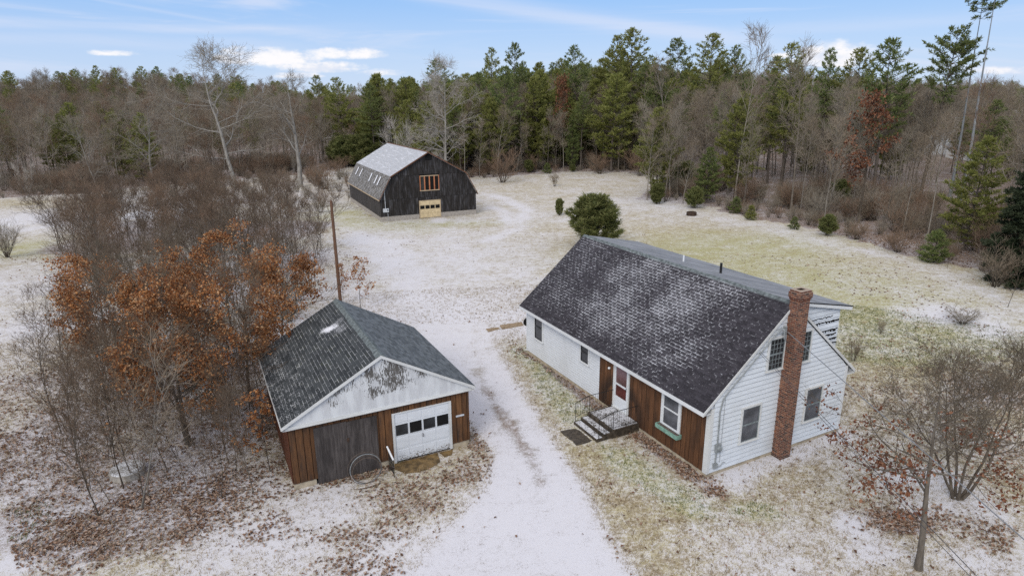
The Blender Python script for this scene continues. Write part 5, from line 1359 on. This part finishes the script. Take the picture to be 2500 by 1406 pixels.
SH = [((1226, 446), 372, 'shrub0', 'reddish brown bush alone on the far field edge', 1.0), ((1354, 455), 418, 'shrub1', 'small dry bush out in the far field', .9), ((1563, 430), 372, 'shrub0', 'wide orange red bush at the right end of the far treeline', 1.3), ((1465, 425), 380, 'shrub0', 'orange brown brush at the foot of the yellow green pine', 1.2), ((795, 462), 402, 'shrub0', 'red brown bush at the snowy gap left of the barn', 1.3), ((830, 425), 385, 'shrub0', 'dim red brush before the pine thicket', 1.3), ((2350, 790), 752, 'shrub2', 'low dark brush heap ringed by snow on the right lawn', 2.2), ((2150, 815), 775, 'shrub1', 'dry weed clump alone on the right lawn', .7), ((18, 628), 540, 'shrub2', 'bare bush standing in the left field', .8), ((2083, 880), 822, 'shrub1', 'bare bush at the rear corner of the white house', 1.0), ((2190, 615), 560, 'shrub0', 'brown brush mound on the right wood edge', 1.6), ((2090, 585), 545, 'shrub0', 'red brown brush between pine bush and mound', 1.4), ((2430, 700), 590, 'shrub1', 'bare brush before the dark spruce', 1.2)]
for i, (bs, ty, pr_, lb, w) in enumerate(SH): at_px('shrub', pr_, bs, ty, lb, 'bush', i * 1.1, wid=w)
at_px('sapling', 'sapling0', (2312, 655), 560, 'thin bare sapling beside the upright young pine on the right lawn edge', 'sapling')
at_px('sapling', 'sapling2', (2460, 750), 590, 'thin bare sapling on the far right lawn edge', 'sapling')
def fill(poly, n, rng, mind):
    poly = np.array(poly); out = []
    for _ in range(n * 60):
        x = rng.uniform(poly[:, 0].min(), poly[:, 0].max()); y = rng.uniform(poly[:, 1].min(), poly[:, 1].max())
        if not in_poly(np.array([x]), np.array([y]), poly)[0]: continue
        if any((x - a) ** 2 + (y - b2) ** 2 < mind ** 2 for a, b2 in out): continue
        out.append((x, y))
        if len(out) >= n: break
    return out
# ---- near trees ---------------------------------------------------------------
def near_tree(name, A, B, Lf, ma, mb2, ml, x, y, rz, label, cat, group=None):
    o = empty(name, (x, y, float(hz(x, y))), rz, label, cat, group)
    for nm, acc, mt in (('trunk', A, ma), ('crown', B, mb2), ('leaves', Lf, ml)):
        if acc is not None: q = bpy.data.objects.new(nm, acc.mesh(nm, mt)); COL.objects.link(q); q.parent = o
    return o
OAKS = [((462, 1082), 6.6, 201, .50, 'twin trunked oak full of orange leaves, nearest left of the garage', .46, 2), ((420, 960), 6.4, 202, .50, 'orange leaved oak standing behind the twin trunked one', .44, 1), ((612, 985), 6.0, 203, .52, 'orange leaved oak leaning its branches over the garage roof', .42, 1), ((300, 960), 5.6, 204, .48, 'orange leaved oak at the left side of the clump', .46, 1), ((570, 850), 6.6, 205, .48, 'orange leaved oak at the back of the clump', .36, 1), ((690, 905), 5.4, 206, .50, 'low orange leaved oak right against the back of the garage', .4, 1), ((260, 850), 5.6, 207, .48, 'orange leaved oak at the far left back of the clump', .44, 1), ((480, 860), 6.4, 208, .5, 'orange leaved oak in the middle of the clump', .4, 1)]
for i, (bs, h, sd, sp_, lb, fr, stm) in enumerate(OAKS):
    rg = R_(sd); A, B, tp = bare(rg, h, .085 if stm == 1 else .10, .26, 18 if stm == 1 else 13, sp_, 60, 10, 6, 1, .0062, .13, .04, twig_l=.5, stems=stm, curve=.05)
    x, y, z = gp(*bs)
    cn = [rg.normal(0, 1, 3) * np.array([1.9, 1.9, 1.3]) + np.array([0, 0, h * .58]) for _ in range(44)]
    kp = lambda p: min(np.linalg.norm(p - c) for c in cn) < .98
    lf = oak_leaves(tp, fr * 1.9, 5, .100, rg, 1.3, kp, .5, .11)
    near_tree('oak_tree', A, B, lf, M['bark'], M['twig_near'], M['oak_leaf'], x, y, rg.random() * 6, lb, 'oak tree')
# oak at the bottom right, leaves only in the lower crown
rg = R_(210); A, B, tp = bare(rg, 6.6, .105, .37, 20, .34, 80, 8, 5, 1, .0058, .11, .03, twig_l=.5, curve=.015, lean=-.10)
lf = oak_leaves(tp, .25, 7, .092, rg, 2.2, lambda p: p[2] < 4.5, .5, .09); x, y, z = gp(2243, 1388)
near_tree('oak_tree', A, B, lf, M['bark'], M['twig_near'], M['oak_leaf_dark'], x, y, 0.0, 'young oak with dull red leaves on its lower branches, bottom right lawn', 'oak tree')
rg = R_(212); A, B, tp = bare(rg, 5.6, .055, .30, 12, .36, 50, 9, 7, 1, .0056, .17, .05, stems=6, twig_l=.45, curve=.09)
x, y, z = gp(2335, 1215); near_tree('apple_tree', A, B, None, M['bark_dark'], M['twig_near'], None, x, y, 2.0, 'many stemmed bare fruit tree just behind the young oak on the right lawn', 'tree')
# saplings round the garage clump
SP = [((300, 1190), 'sapling1', 5.6), ((240, 1260), 'sapling1', 5.2), ((345, 1240), 'birch_sap', 6.6), ((360, 1210), 'sapling0', 5.0), ((410, 1150), 'sapling2', 4.6), ((455, 1195), 'sapling0', 3.8), ((540, 1215), 'sapling2', 3.6), ((510, 1210), 'sapling0', 3.4), ((620, 1205), 'sapling0', 4.2), ((590, 1110), 'sapling2', 5.0), ((210, 1180), 'sapling1', 5.0), ((150, 1060), 'sapling1', 5.2), ((270, 1090), 'sapling2', 5.5), ((660, 1150), 'leafy_sapling', 3.0), ((330, 1050), 'sapling0', 6.0), ((520, 1020), 'sapling0', 6.0), ((190, 980), 'sapling1', 5.5), ((640, 1060), 'sapling2', 6.0), ((110, 940), 'sapling2', 4.6), ((560, 1130), 'sapling2', 4.0)]
SPL_ = ['reddish sapling leaning left in front of the twin trunked oak', 'nearest thin reddish sapling at the left lawn edge', 'pale barked birch sapling leaning left by the well cover', 'dark forked sapling standing right of the well cover', 'crooked sapling between well cover and twin trunked oak', 'short sapling with a grassy foot right of the well cover', 'short crooked sapling midway to the garage', 'thin upright sapling midway to the garage', 'thin grey sapling nearest the garage corner', 'sapling behind the thin grey one near the garage', 'leftmost of the leaning reddish saplings', 'leaning sapling at the left rim of the clump', 'slim sapling left of the twin trunked oak', 'small oak sapling with a few orange leaves against the garage side', 'tall slim sapling among the orange oaks', 'tall slim sapling right beside the twin trunked oak', 'reddish sapling behind the left rim of the clump', 'tall sapling close to the garage side wall', 'thin sapling out at the far left of the clump', 'thin sapling between the oak trunk and the garage corner']
for i, ((bs, pr_, h), lb) in enumerate(zip(SP, SPL_)):
    x, y, z = gp(*bs); lean_l = bs[0] < 380
    plant('sapling', pr_, x, y, h, i * 1.3, lb, 'sapling', None, tilt=(0, rad(-14) if lean_l else rad(3 * math.sin(i))), wid=1.15)
for i, (x, y) in enumerate(fill([gp(*p)[:2] for p in ((130, 1000), (330, 930), (640, 930), (650, 1150), (380, 1215), (290, 1245), (190, 1180))], 48, np.random.default_rng(71), .55)):
    lx = x < -12.5
    plant('sapling', 'sapling%d' % (i % 3), x, y, 3.0 + 2.0 * ((i * 37) % 10) / 10, i * 2.3, 'thin bare sapling mixed among the trunks of the orange oaks', 'sapling', 'thin saplings among the orange oaks', tilt=(0, rad(-13) if lx else rad(4 * math.sin(i))), wid=1.1)
at_px('sapling', 'leafy_sapling', (880, 752), 640, 'rust leaved oak sapling right of the leaning wooden pole', 'sapling', .6, wid=1.1)
at_px('sapling', 'leafy_sapling', (838, 745), 655, 'few leaved sapling tight against the leaning wooden pole', 'sapling', 2.6, wid=.9)
at_px('sapling', 'sapling0', (770, 700), 520, 'bare sapling left of the leaning wooden pole', 'sapling', 1.6)
# thicket of bare young trees behind the oaks
r3 = np.random.default_rng(17)
tz = [gp(*p)[:2] for p in ((190, 690), (130, 610), (250, 545), (470, 545), (640, 560), (790, 600), (780, 700), (700, 780), (560, 800), (350, 830), (200, 800))]
tz = np.array(tz); cnt = 0
for i, (x, y) in enumerate(fill(tz, 150, r3, .9)):
    h = r3.uniform(4.4, 8.0); pr_ = ('sapling0', 'sapling1', 'sapling2', 'forest3', 'sapling1', 'sapling0')[i % 6]
    plant('young_tree', pr_, x, y, h, r3.random() * 6, 'bare brown young tree in the dense thicket behind the orange oaks', 'tree', 'bare young trees in the thicket behind the oaks', wid=1.25 if 'sap' in pr_ else 1.0)
at_px('young_tree', 'birch_sap', (297, 760), 520, 'lichen pale young tree with level branches in the thicket', 'tree', .4, wid=1.3)

# ---- the woods: separate trees along the edges, the rest as one mass ------------
def edge_d(x, y, line):
    d = 1e9
    for (a, b2) in zip(line[:-1], line[1:]):
        dx, dy = b2[0] - a[0], b2[1] - a[1]; t = min(1, max(0, ((x - a[0]) * dx + (y - a[1]) * dy) / (dx * dx + dy * dy))); d = min(d, math.hypot(x - a[0] - t * dx, y - a[1] - t * dy))
    return d
r4 = np.random.default_rng(27)
WATCH = [n_ for n_ in NAMED if n_[1] > 40 or n_[0] > 20]
HOUSE_AZ = [math.atan((p_ - 1250) / F_PX * 1.0) for p_ in (2295, 2440)]
MASS = {'right': [], 'mid': [], 'left': []}
def wood(poly, line, n, depth, bare_kinds, pine_kinds, pfrac, hb, hp, key, lab, grp, mind, limit):
    pts = fill(poly, n, r4, mind); pts.sort(key=lambda p: edge_d(p[0], p[1], line)); made = 0
    for (x, y) in pts:
        d = edge_d(x, y, line); az_ = math.atan2(x, y); rr_ = math.hypot(x, y)
        if any((x - a) ** 2 + (y - b2) ** 2 < 3 or (abs(math.atan2(a, b2) - az_) < .011 and math.hypot(a, b2) > rr_ - 1 and math.hypot(a, b2) < 128 and hh_ > 6) for a, b2, hh_ in WATCH): continue
        if key == 'right' and min(abs(az_ - q) for q in HOUSE_AZ) < .011 and r4.random() < .8: continue
        isp = r4.random() < pfrac * (.5 if d < 6 else 1)
        pr_ = (pine_kinds if isp else bare_kinds)[int(r4.integers(0, len(pine_kinds if isp else bare_kinds)))]
        h = r4.uniform(*(hp if isp else hb)) * (.78 if d < 5 else 1)
        if made < limit and d < depth:
            plant('pine_tree' if isp else 'bare_tree', pr_, x, y, h, r4.random() * 6.28, ('green pine ' if isp else 'bare grey brown tree ') + lab, 'pine tree' if isp else 'tree', ('pines ' if isp else 'bare trees ') + grp, tilt=(r4.normal(0, .03), r4.normal(0, .03))); made += 1
        else: MASS[key].append((pr_, x, y, h))
FB = ['forest0', 'forest1', 'forest2', 'forest4', 'forest1']
FP = ['pine0', 'pine1', 'pine2', 'pine3', 'full_pine0', 'full_pine2']
wood(RIGHT_WOOD, RIGHT_WOOD[:8], 1250, 22, FB, FP, .10, (10.5, 15.5), (10, 17), 'right', 'of the right wood facing the lawn', 'in the right wood', 1.3, 190)
wood(MID_WOOD, MID_WOOD[:5], 640, 24, FB, FP + ['full_pine0', 'full_pine2'], .34, (11, 16), (11, 20), 'mid', 'of the far wood beyond barn and field', 'in the far wood', 1.7, 140)
wood(LEFT_WOOD, LEFT_WOOD[:8], 1500, 22, ['forest0', 'forest3', 'forest1', 'forest2', 'forest2'], FP, .08, (9.0, 14.5), (10, 14), 'left', 'of the left wood beyond the left field', 'in the left wood', 2.0, 110)
# hills beyond
HILL = []
for (n, xr, yr, pf, hb, hp) in ((560, (-330, -85), (205, 330), .38, (12, 16), (12, 18)), (160, (-100, -20), (210, 330), .5, (9, 13), (10, 15)), (330, (-20, 150), (190, 330), .55, (12, 16), (13, 21)), (200, (150, 420), (90, 330), .4, (12, 16), (14, 19)), (130, (-420, -200), (110, 240), .3, (10, 14), (12, 18))):
    for _ in range(n):
        x, y = r4.uniform(*xr), r4.uniform(*yr); isp = r4.random() < pf
        kinds = (['pine0', 'pine1', 'pine2', 'pine3'] if isp else ['forest0', 'forest1', 'forest3']); HILL.append((kinds[int(r4.integers(0, len(kinds)))], x, y, r4.uniform(*(hp if isp else hb))))
RIDGE = []
for _ in range(1500):
    y = r4.uniform(330, 1150); x = r4.uniform(-.85, .85) * y; RIDGE.append((['pine1', 'pine3', 'pine0', 'forest1', 'forest0'][int(r4.integers(0, 5))], x, y, r4.uniform(13, 20)))
# brush at the feet of the woods
BRUSH = []
for line, n in ((RIGHT_WOOD[:8], 420), (MID_WOOD[:5], 300), (LEFT_WOOD[:8], 420)):
    for _ in range(n):
        k = int(r4.integers(0, len(line) - 1)); t = r4.random(); a, b2 = line[k], line[k + 1]
        x = a[0] + (b2[0] - a[0]) * t; y = a[1] + (b2[1] - a[1]) * t; nx, ny = b2[1] - a[1], -(b2[0] - a[0]); L = math.hypot(nx, ny)
        off = r4.uniform(-.5, 26); sg = -1
        X1, Y1 = x + nx / L * off * sg, y + ny / L * off * sg
        if not in_poly(np.array([x + nx / L * 3 * sg]), np.array([y + ny / L * 3 * sg]), RIGHT_WOOD if line[0] == RIGHT_WOOD[0] else MID_WOOD if line[0] == MID_WOOD[0] else LEFT_WOOD)[0]: X1, Y1 = x - nx / L * off * sg, y - ny / L * off * sg
        BRUSH.append((('shrub0', 'shrub1', 'shrub2')[int(r4.integers(0, 3))], X1, Y1, (r4.uniform(1.4, 3.4) if off > 4 else r4.uniform(.8, 1.8))))
x0_, y0_, _z = gp(560, 470)
for _ in range(120): BRUSH.append((('shrub0', 'shrub1', 'shrub2')[int(r4.integers(0, 3))], r4.uniform(-62, -24), r4.uniform(78, 122), r4.uniform(1.0, 2.4)))
for _ in range(35):
    k = r4.random(); x, y, z = gp(r4.uniform(180, 780), r4.uniform(560, 800)); BRUSH.append((('shrub1', 'shrub2')[int(r4.integers(0, 2))], x, y, r4.uniform(1.0, 2.2)))

# massed wood: points carrying which tree stands there; geometry nodes set the grown trees on them
names = sorted({p[0] for L in (MASS['right'], MASS['mid'], MASS['left'], HILL, RIDGE, BRUSH) for p in L})
for i, nm in enumerate(names):
    tm, cm, lm, H = PRO[nm]
    vs_, q_, mats, mi, off = [], [], [], [], 0
    V = [];
    for me_ in (tm, cm):
        nv = len(me_.vertices); co = np.empty(nv * 3, np.float32); me_.vertices.foreach_get('co', co); V.append(co.reshape(-1, 3))
        lp = np.empty(len(me_.loops), np.int32); me_.loops.foreach_get('vertex_index', lp); q_.append(lp.reshape(-1, 4) + off); mi.append(np.full(len(lp) // 4, len(mats), np.int32)); mats.append(me_.materials[0]); off += nv
    me2 = mesh_np('src_' + nm, np.concatenate(V), np.concatenate(q_))
    for mt in mats: me2.materials.append(mt)
    me2.polygons.foreach_set('material_index', np.concatenate(mi))
    so_ = bpy.data.objects.new('%03d_%s' % (i, nm), me2); TREES.objects.link(so_)
ng = bpy.data.node_groups.new('stand_trees', 'GeometryNodeTree')
ng.interface.new_socket('Geometry', in_out='INPUT', socket_type='NodeSocketGeometry'); ng.interface.new_socket('Geometry', in_out='OUTPUT', socket_type='NodeSocketGeometry')
gi = ng.nodes.new('NodeGroupInput'); go_ = ng.nodes.new('NodeGroupOutput')
iop = ng.nodes.new('GeometryNodeInstanceOnPoints'); ci_ = ng.nodes.new('GeometryNodeCollectionInfo')
ci_.inputs['Collection'].default_value = TREES; ci_.inputs['Separate Children'].default_value = True; ci_.inputs['Reset Children'].default_value = True
def na(nm, ty):
    n_ = ng.nodes.new('GeometryNodeInputNamedAttribute'); n_.data_type = ty; n_.inputs[0].default_value = nm; return [o for o in n_.outputs if o.enabled][0]
ng.links.new(gi.outputs[0], iop.inputs['Points']); ng.links.new(ci_.outputs[0], iop.inputs['Instance']); iop.inputs['Pick Instance'].default_value = True
ng.links.new(na('which', 'INT'), iop.inputs['Instance Index'])
cx_ = ng.nodes.new('ShaderNodeCombineXYZ'); ng.links.new(na('turn', 'FLOAT'), cx_.inputs[2]); ng.links.new(cx_.outputs[0], iop.inputs['Rotation'])
ng.links.new(na('size', 'FLOAT'), iop.inputs['Scale']); ng.links.new(iop.outputs[0], go_.inputs[0])
def mass(name, L, label, cat):
    V = np.array([(p[1], p[2], 0) for p in L]); V[:, 2] = hz(V[:, 0], V[:, 1]) - .05
    me_ = bpy.data.meshes.new(name); me_.from_pydata([tuple(v) for v in V], [], [])
    for nm, ty, vals in (('which', 'INT', [names.index(p[0]) for p in L]), ('turn', 'FLOAT', list(r4.random(len(L)) * 6.28)), ('size', 'FLOAT', [p[3] / PRO[p[0]][3] for p in L])):
        a_ = me_.attributes.new(nm, ty, 'POINT'); a_.data.foreach_set('value', vals)
    o = bpy.data.objects.new(name, me_); COL.objects.link(o); md = o.modifiers.new('trees', 'NODES'); md.node_group = ng; tag(o, label, cat, None, 'stuff'); return o
mass('woods', MASS['right'] , 'deep mass of bare trees and pines behind the edge of the right wood', 'wood')
mass('woods', MASS['mid'], 'deep mass of pines and bare trees behind the edge of the far wood', 'wood')
mass('woods', MASS['left'], 'deep mass of reddish bare trees behind the left field', 'wood')
mass('hill_woods', HILL, 'wooded rise with a row of pines on the left and rear skyline', 'wood')
mass('hill_woods', RIDGE, 'far off wooded ridge low on the horizon', 'wood')
mass('undergrowth', BRUSH, 'tangled leafless brush along the feet of the woods and thickets', 'brush')

# ---- small things -------------------------------------------------------------
def pole(px_base, px_top, r):
    x, y, z = gp(*px_base); d = RT * (px_top[0] - 1250) / F_PX + UP * (703 - px_top[1]) / F_PX + FW; k = y / d[1]; t = d * k + np.array([0, 0, CAMH]); return (x, y, z), tuple(t)
a_, b_ = pole((832, 745), (808, 490), .1)
o = MB(); o.tube([(a_[0], a_[1], a_[2] - .3), tuple((np.array(a_) + np.array(b_)) / 2), b_], [.12, .105, .09], 10); tag(o.build('wooden_pole', M['pole_wood'], smooth=True), 'bare reddish wooden pole leaning a little behind the garage', 'pole')
x, y, z = gp(313, 1158); wl = empty('well_cover', (x, y, z), 0, 'round concrete well cover topped with snow among the left saplings', 'well cover')
o = MB(); o.tube([(0, 0, -.1), (0, 0, .26)], [.60, .60], 28); o.build('ring', M['concrete'], wl); o = MB(); o.tube([(0, 0, .26), (0, 0, .31)], [.57, .54], 28); o.build('lid', M['frost_conc'], wl)
x, y, z = gp(1688, 526)
o = MB(); n = 28
for k in range(n):
    a, c = 2 * PI * k / n, 2 * PI * (k + 1) / n
    for (ra, rb, za, zb) in ((.62, .62, 0, .42), (.62, .50, .42, .46), (.50, .50, .46, .05)):
        o.face([(ra * math.cos(a), ra * math.sin(a), za), (ra * math.cos(c), ra * math.sin(c), za), (rb * math.cos(c), rb * math.sin(c), zb), (rb * math.cos(a), rb * math.sin(a), zb)])
fr = empty('fire_ring', (x, y, z), 0, 'dark round metal fire ring standing in the field by the right wood', 'fire ring'); o.build('ring', M['rusty'], fr); o = MB(); o.tube([(0, 0, .0), (0, 0, .12)], [.5, .46], 20); o.build('ash', M['wet_stone'], fr)
x, y, z = gp(395, 528)
o = MB(); pr_ = [(-4.2, -.9, 0), (-4.2, .9, 0), (-4.0, .5, .75), (-4.0, -.5, .75)]
nx_ = 12; prev = None
for k in range(nx_ + 1):
    t = k / nx_; X = -4.4 + 8.8 * t; hh = .95 * math.sin(PI * (.12 + .8 * t)) ** .6 + .10 * math.sin(9 * t); w = 1.15 * math.sin(PI * (.1 + .8 * t)) ** .5
    ring = [(X, w * math.cos(q), max(0, hh * math.sin(q) ** .8 if math.sin(q) > 0 else 0) - .05) for q in np.linspace(0, PI, 9)]
    if prev:
        for j in range(8): o.face([prev[j], ring[j], ring[j + 1], prev[j + 1]])
    else: o.face(ring)
    prev = ring
o.face(prev); tag(o.build('covered_boat', M['snow'], None, (x, y, z), rad(28), True), 'long low snow covered heap behind the bare thicket', 'heap')
# overhead cables to the gable
def cable(name, p0, px1, z1, r, mat, label, sag=.25):
    d = RT * (px1[0] - 1250) / F_PX + UP * (703 - px1[1]) / F_PX + FW; k = (z1 - CAMH) / d[2]; p1 = d * k + np.array([0, 0, CAMH]); p0 = np.array(p0); p2 = p0 + (p1 - p0) * 1.6
    pts = [p0 + (p2 - p0) * t + np.array([0, 0, 0]) for t in np.linspace(0, 1, 17)]
    o = MB(); o.tube(pts, r, 6); return tag(o.build(name, mat, smooth=True), label, 'cable')
cable('power_cable', wpt(3.2, -.17, 5.15), (2500, 1316), 5.6, .013, M['cable_pale'], 'thick pale service cable running from the gable top over the right lawn')
cable('phone_cable', wpt(1.95, -.12, 4.62), (2385, 1406), 4.9, .008, M['cable'], 'thin dark cable running from the gable rake past the chimney, upper of a pair')
cable('phone_cable', wpt(1.93, -.12, 4.56), (2368, 1406), 4.8, .007, M['cable'], 'thin dark cable running from the gable rake past the chimney, lower of a pair')
# neighbours' houses glimpsed through the right wood
for i, (px, py, dist, w, h, rz, lb) in enumerate(((2300, 350, 150, 9, 4.6, .3, 'white gabled house glimpsed through the right wood'), (2215, 330, 165, 8, 4.2, -.2, 'pale house farther left behind the right wood'), (2440, 360, 140, 10, 4.4, .5, 'pale house at the far right behind the wood'), (2390, 290, 190, 9, 4.5, .2, 'white house farther back behind the tall twin pines'))):
    d = RT * (px - 1250) / F_PX + UP * (703 - py) / F_PX + FW; k = dist / d[1]; x = d[0] * k; z = float(hz(x, dist)); hs = empty('neighbour_house', (x, dist, z), rz, lb, 'house')
    o = MB(); o.prism([(-w / 2, 0, -.3), (w / 2, 0, -.3), (w / 2, 0, h * .62), (0, 0, h * 1.15), (-w / 2, 0, h * .62)], (0, 8, 0)); o.build('wall', M['white'], hs)
    o = MB(); 
    for s in (-1, 1): o.prism([(s * (w / 2 + .4), -.4, h * .62 - .15), (0, -.4, h * 1.15 + .06), (0, -.4, h * 1.15 + .2), (s * (w / 2 + .4), -.4, h * .62)], (0, 8.8, 0))
    o.build('roof', M['roof_rear'], hs)
    for xx in (-w * .25, w * .25): o = MB(); o.box(xx - .5, xx + .5, -.04, 0, .9, 2.3); o.build('window', M['glass'], hs)
SUN_E, DECK, EXPO, USE_DN = 1.5, (7.3, 7.4, 7.9), 0.30, False
# ------------------------------------------------------------------ light and sky
SUN_AZ, SUN_EL = rad(205), rad(38)      # compass bearing of the sun from +y, clockwise
sd_ = bpy.data.lights.new('sun', 'SUN'); sd_.energy = SUN_E; sd_.angle = rad(28); sd_.color = (1, .93, .82)
so = bpy.data.objects.new('sun', sd_); COL.objects.link(so)
dv_ = Vector((math.sin(SUN_AZ) * math.cos(SUN_EL), math.cos(SUN_AZ) * math.cos(SUN_EL), math.sin(SUN_EL)))
so.rotation_euler = dv_.to_track_quat('Z', 'Y').to_euler(); so.location = dv_ * 60
wd = bpy.data.worlds.new('World'); SC.world = wd; wd.use_nodes = True
N = NT(wd.node_tree); bg = wd.node_tree.nodes['Background']
sky = N.n('ShaderNodeTexSky', sky_type='NISHITA', sun_disc=False, sun_elevation=SUN_EL, sun_rotation=SUN_AZ, air_density=1.0, dust_density=.6, ozone_density=1.6)
D = N.n('ShaderNodeTexCoord').outputs['Generated']
sp = N.n('ShaderNodeSeparateXYZ', {0: N.n('ShaderNodeVectorMath', {0: D}, operation='NORMALIZE').outputs[0]})
el = N.m('MULTIPLY', N.m('ARCSINE', sp.outputs[2]), 180 / PI); az = N.m('MULTIPLY', N.m('ARCTAN2', sp.outputs[0], sp.outputs[1]), 180 / PI)
AE = N.n('ShaderNodeCombineXYZ', {0: az, 1: el}).outputs[0]
# clear air: the blue of the sky texture pulled to the paler blue of a winter noon (values x10: background strength is 0.1)
ramp = N.n('ShaderNodeValToRGB', {0: N.m('DIVIDE', el, 40.0)})
e = ramp.color_ramp.elements
e[0].position = 0; e[0].color = (.49, .60, .78, 1); e[1].position = 1; e[1].color = (.18, .34, .65, 1)
for p, cc in ((.08, (.41, .545, .775)), (.19, (.265, .455, .775))): q = e.new(p); q.color = (*cc, 1)
clear = N.mix(.12, N.n('ShaderNodeVectorMath', {0: ramp.outputs[0], 1: (10, 10, 10)}, operation='MULTIPLY').outputs[0], sky.outputs[0])
# cirrus streaks: long thin bands
ci = N.noise(N.vmul(AE, (.035, .42, 1)), 1.0, 5, .6, .8)
ci2 = N.noise(N.vmul(N.n('ShaderNodeCombineXYZ', {0: N.m('ADD', az, N.m('MULTIPLY', el, 5.0)), 1: N.m('ADD', el, N.m('MULTIPLY', az, .13))}).outputs[0], (.03, .5, 1)), 1.0, 4, .55)
cir = N.m('MULTIPLY', N.m('ADD', N.mapr(ci, .50, .74), N.mapr(ci2, .55, .75), clamp=True), .62)
def band(a0, e0, k, w, lo_, hi_, st):
    dd = N.m('DIVIDE', N.m('ADD', N.m('SUBTRACT', N.m('SUBTRACT', el, e0), N.m('MULTIPLY', N.m('SUBTRACT', az, a0), k)), N.m('MULTIPLY', N.m('SUBTRACT', ci, .5), 1.6)), w)
    g = N.m('POWER', 2.718, N.m('MULTIPLY', N.m('MULTIPLY', dd, dd), -1.0))
    return N.m('MULTIPLY', N.m('MULTIPLY', g, N.m('MULTIPLY', N.mapr(az, lo_, lo_ + 8), N.mapr(az, hi_ - 12, hi_, 1, 0))), N.m('MULTIPLY', N.mapr(ci2, .30, .65, .35, 1), st))
for bnd in ((-36, 5.1, .01, .40, -60, -8, .55), (-36, 4.1, .0, .45, -60, -12, .35), (-2, 7.5, -.155, .65, -14, 26, .65), (24, 4.9, .02, .5, 8, 50, .28)):
    cir = N.m('MAXIMUM', cir, band(*bnd))
col = N.mix(cir, clear, (6.0, 6.45, 7.7))
# low cumulus heads
wob = N.noise(N.vmul(AE, (.55, 1.1, 1)), 1.0, 5, .62)
wob2 = N.noise(N.vmul(AE, (.16, .5, 1)), 1.0, 3, .5)
tot = None
for (a0, e0, ra, re, st) in ((-19.3, 3.15, 4.6, 1.05, 1.15), (-16.0, 2.5, 4.4, .7, 1.05), (-13.4, 3.5, 3.4, .65, 1.05), (-17.6, 1.9, 2.4, .45, .9), (-10.8, 2.1, 2.6, .5, .8), (25.3, 2.7, 3.2, 1.25, 1.2), (22.0, 3.0, 1.4, .4, .8), (-30.4, 3.35, 2.6, .35, .75), (36, 1.5, 3, .5, .6), (10, 1.2, 6, .5, .5), (-1, 1.4, 5, .4, .5)):
    a = N.m('DIVIDE', N.m('SUBTRACT', az, a0), ra); q = N.m('DIVIDE', N.m('SUBTRACT', el, e0), re)
    # flat bottomed heads
    q = N.m('MULTIPLY', q, N.mapr(q, -.2, .2, 1.7, 1.0))
    g = N.m('SUBTRACT', st, N.m('ADD', N.m('MULTIPLY', a, a), N.m('MULTIPLY', q, q)))
    tot = g if tot is None else N.m('MAXIMUM', tot, g)
cum = N.mapr(N.m('ADD', tot, N.m('MULTIPLY', N.m('SUBTRACT', wob, .5), 2.2)), .0, 1.0)
shade = N.mix(N.mapr(N.m('ADD', wob, N.m('MULTIPLY', N.m('SUBTRACT', wob2, .5), .8)), .35, .65), (6.5, 6.8, 7.6), (8.6, 8.3, 8.2))
col = N.mix(N.m('MULTIPLY', cum, .88), col, shade)
# a bright broken cloud deck overhead, outside the picture, gives the flat light
dk = N.noise(N.n('ShaderNodeVectorMath', {0: D, 1: (2.2, 2.2, 2.2)}, operation='MULTIPLY').outputs[0], 1.0, 4, .55)
deck = N.m('MULTIPLY', N.mapr(el, 12, 34), N.mapr(dk, .25, .50, .70, 1))
col = N.mix(deck, col, DECK)
col = N.mix(N.mapr(el, -.8, 0, 1, 0), col, (2.2, 2.2, 2.3))
wd.node_tree.links.new(col, bg.inputs[0]); bg.inputs[1].default_value = .1
vs = SC.view_settings; vs.view_transform = 'Standard'; vs.look = 'None'; vs.exposure = EXPO; vs.gamma = 1; vs.use_curve_mapping = False
SC.display_settings.display_device = 'sRGB'
cy = SC.cycles
cy.max_bounces = 5; cy.diffuse_bounces = 2; cy.glossy_bounces = 2; cy.transmission_bounces = 2; cy.transparent_max_bounces = 4
cy.use_denoising = USE_DN
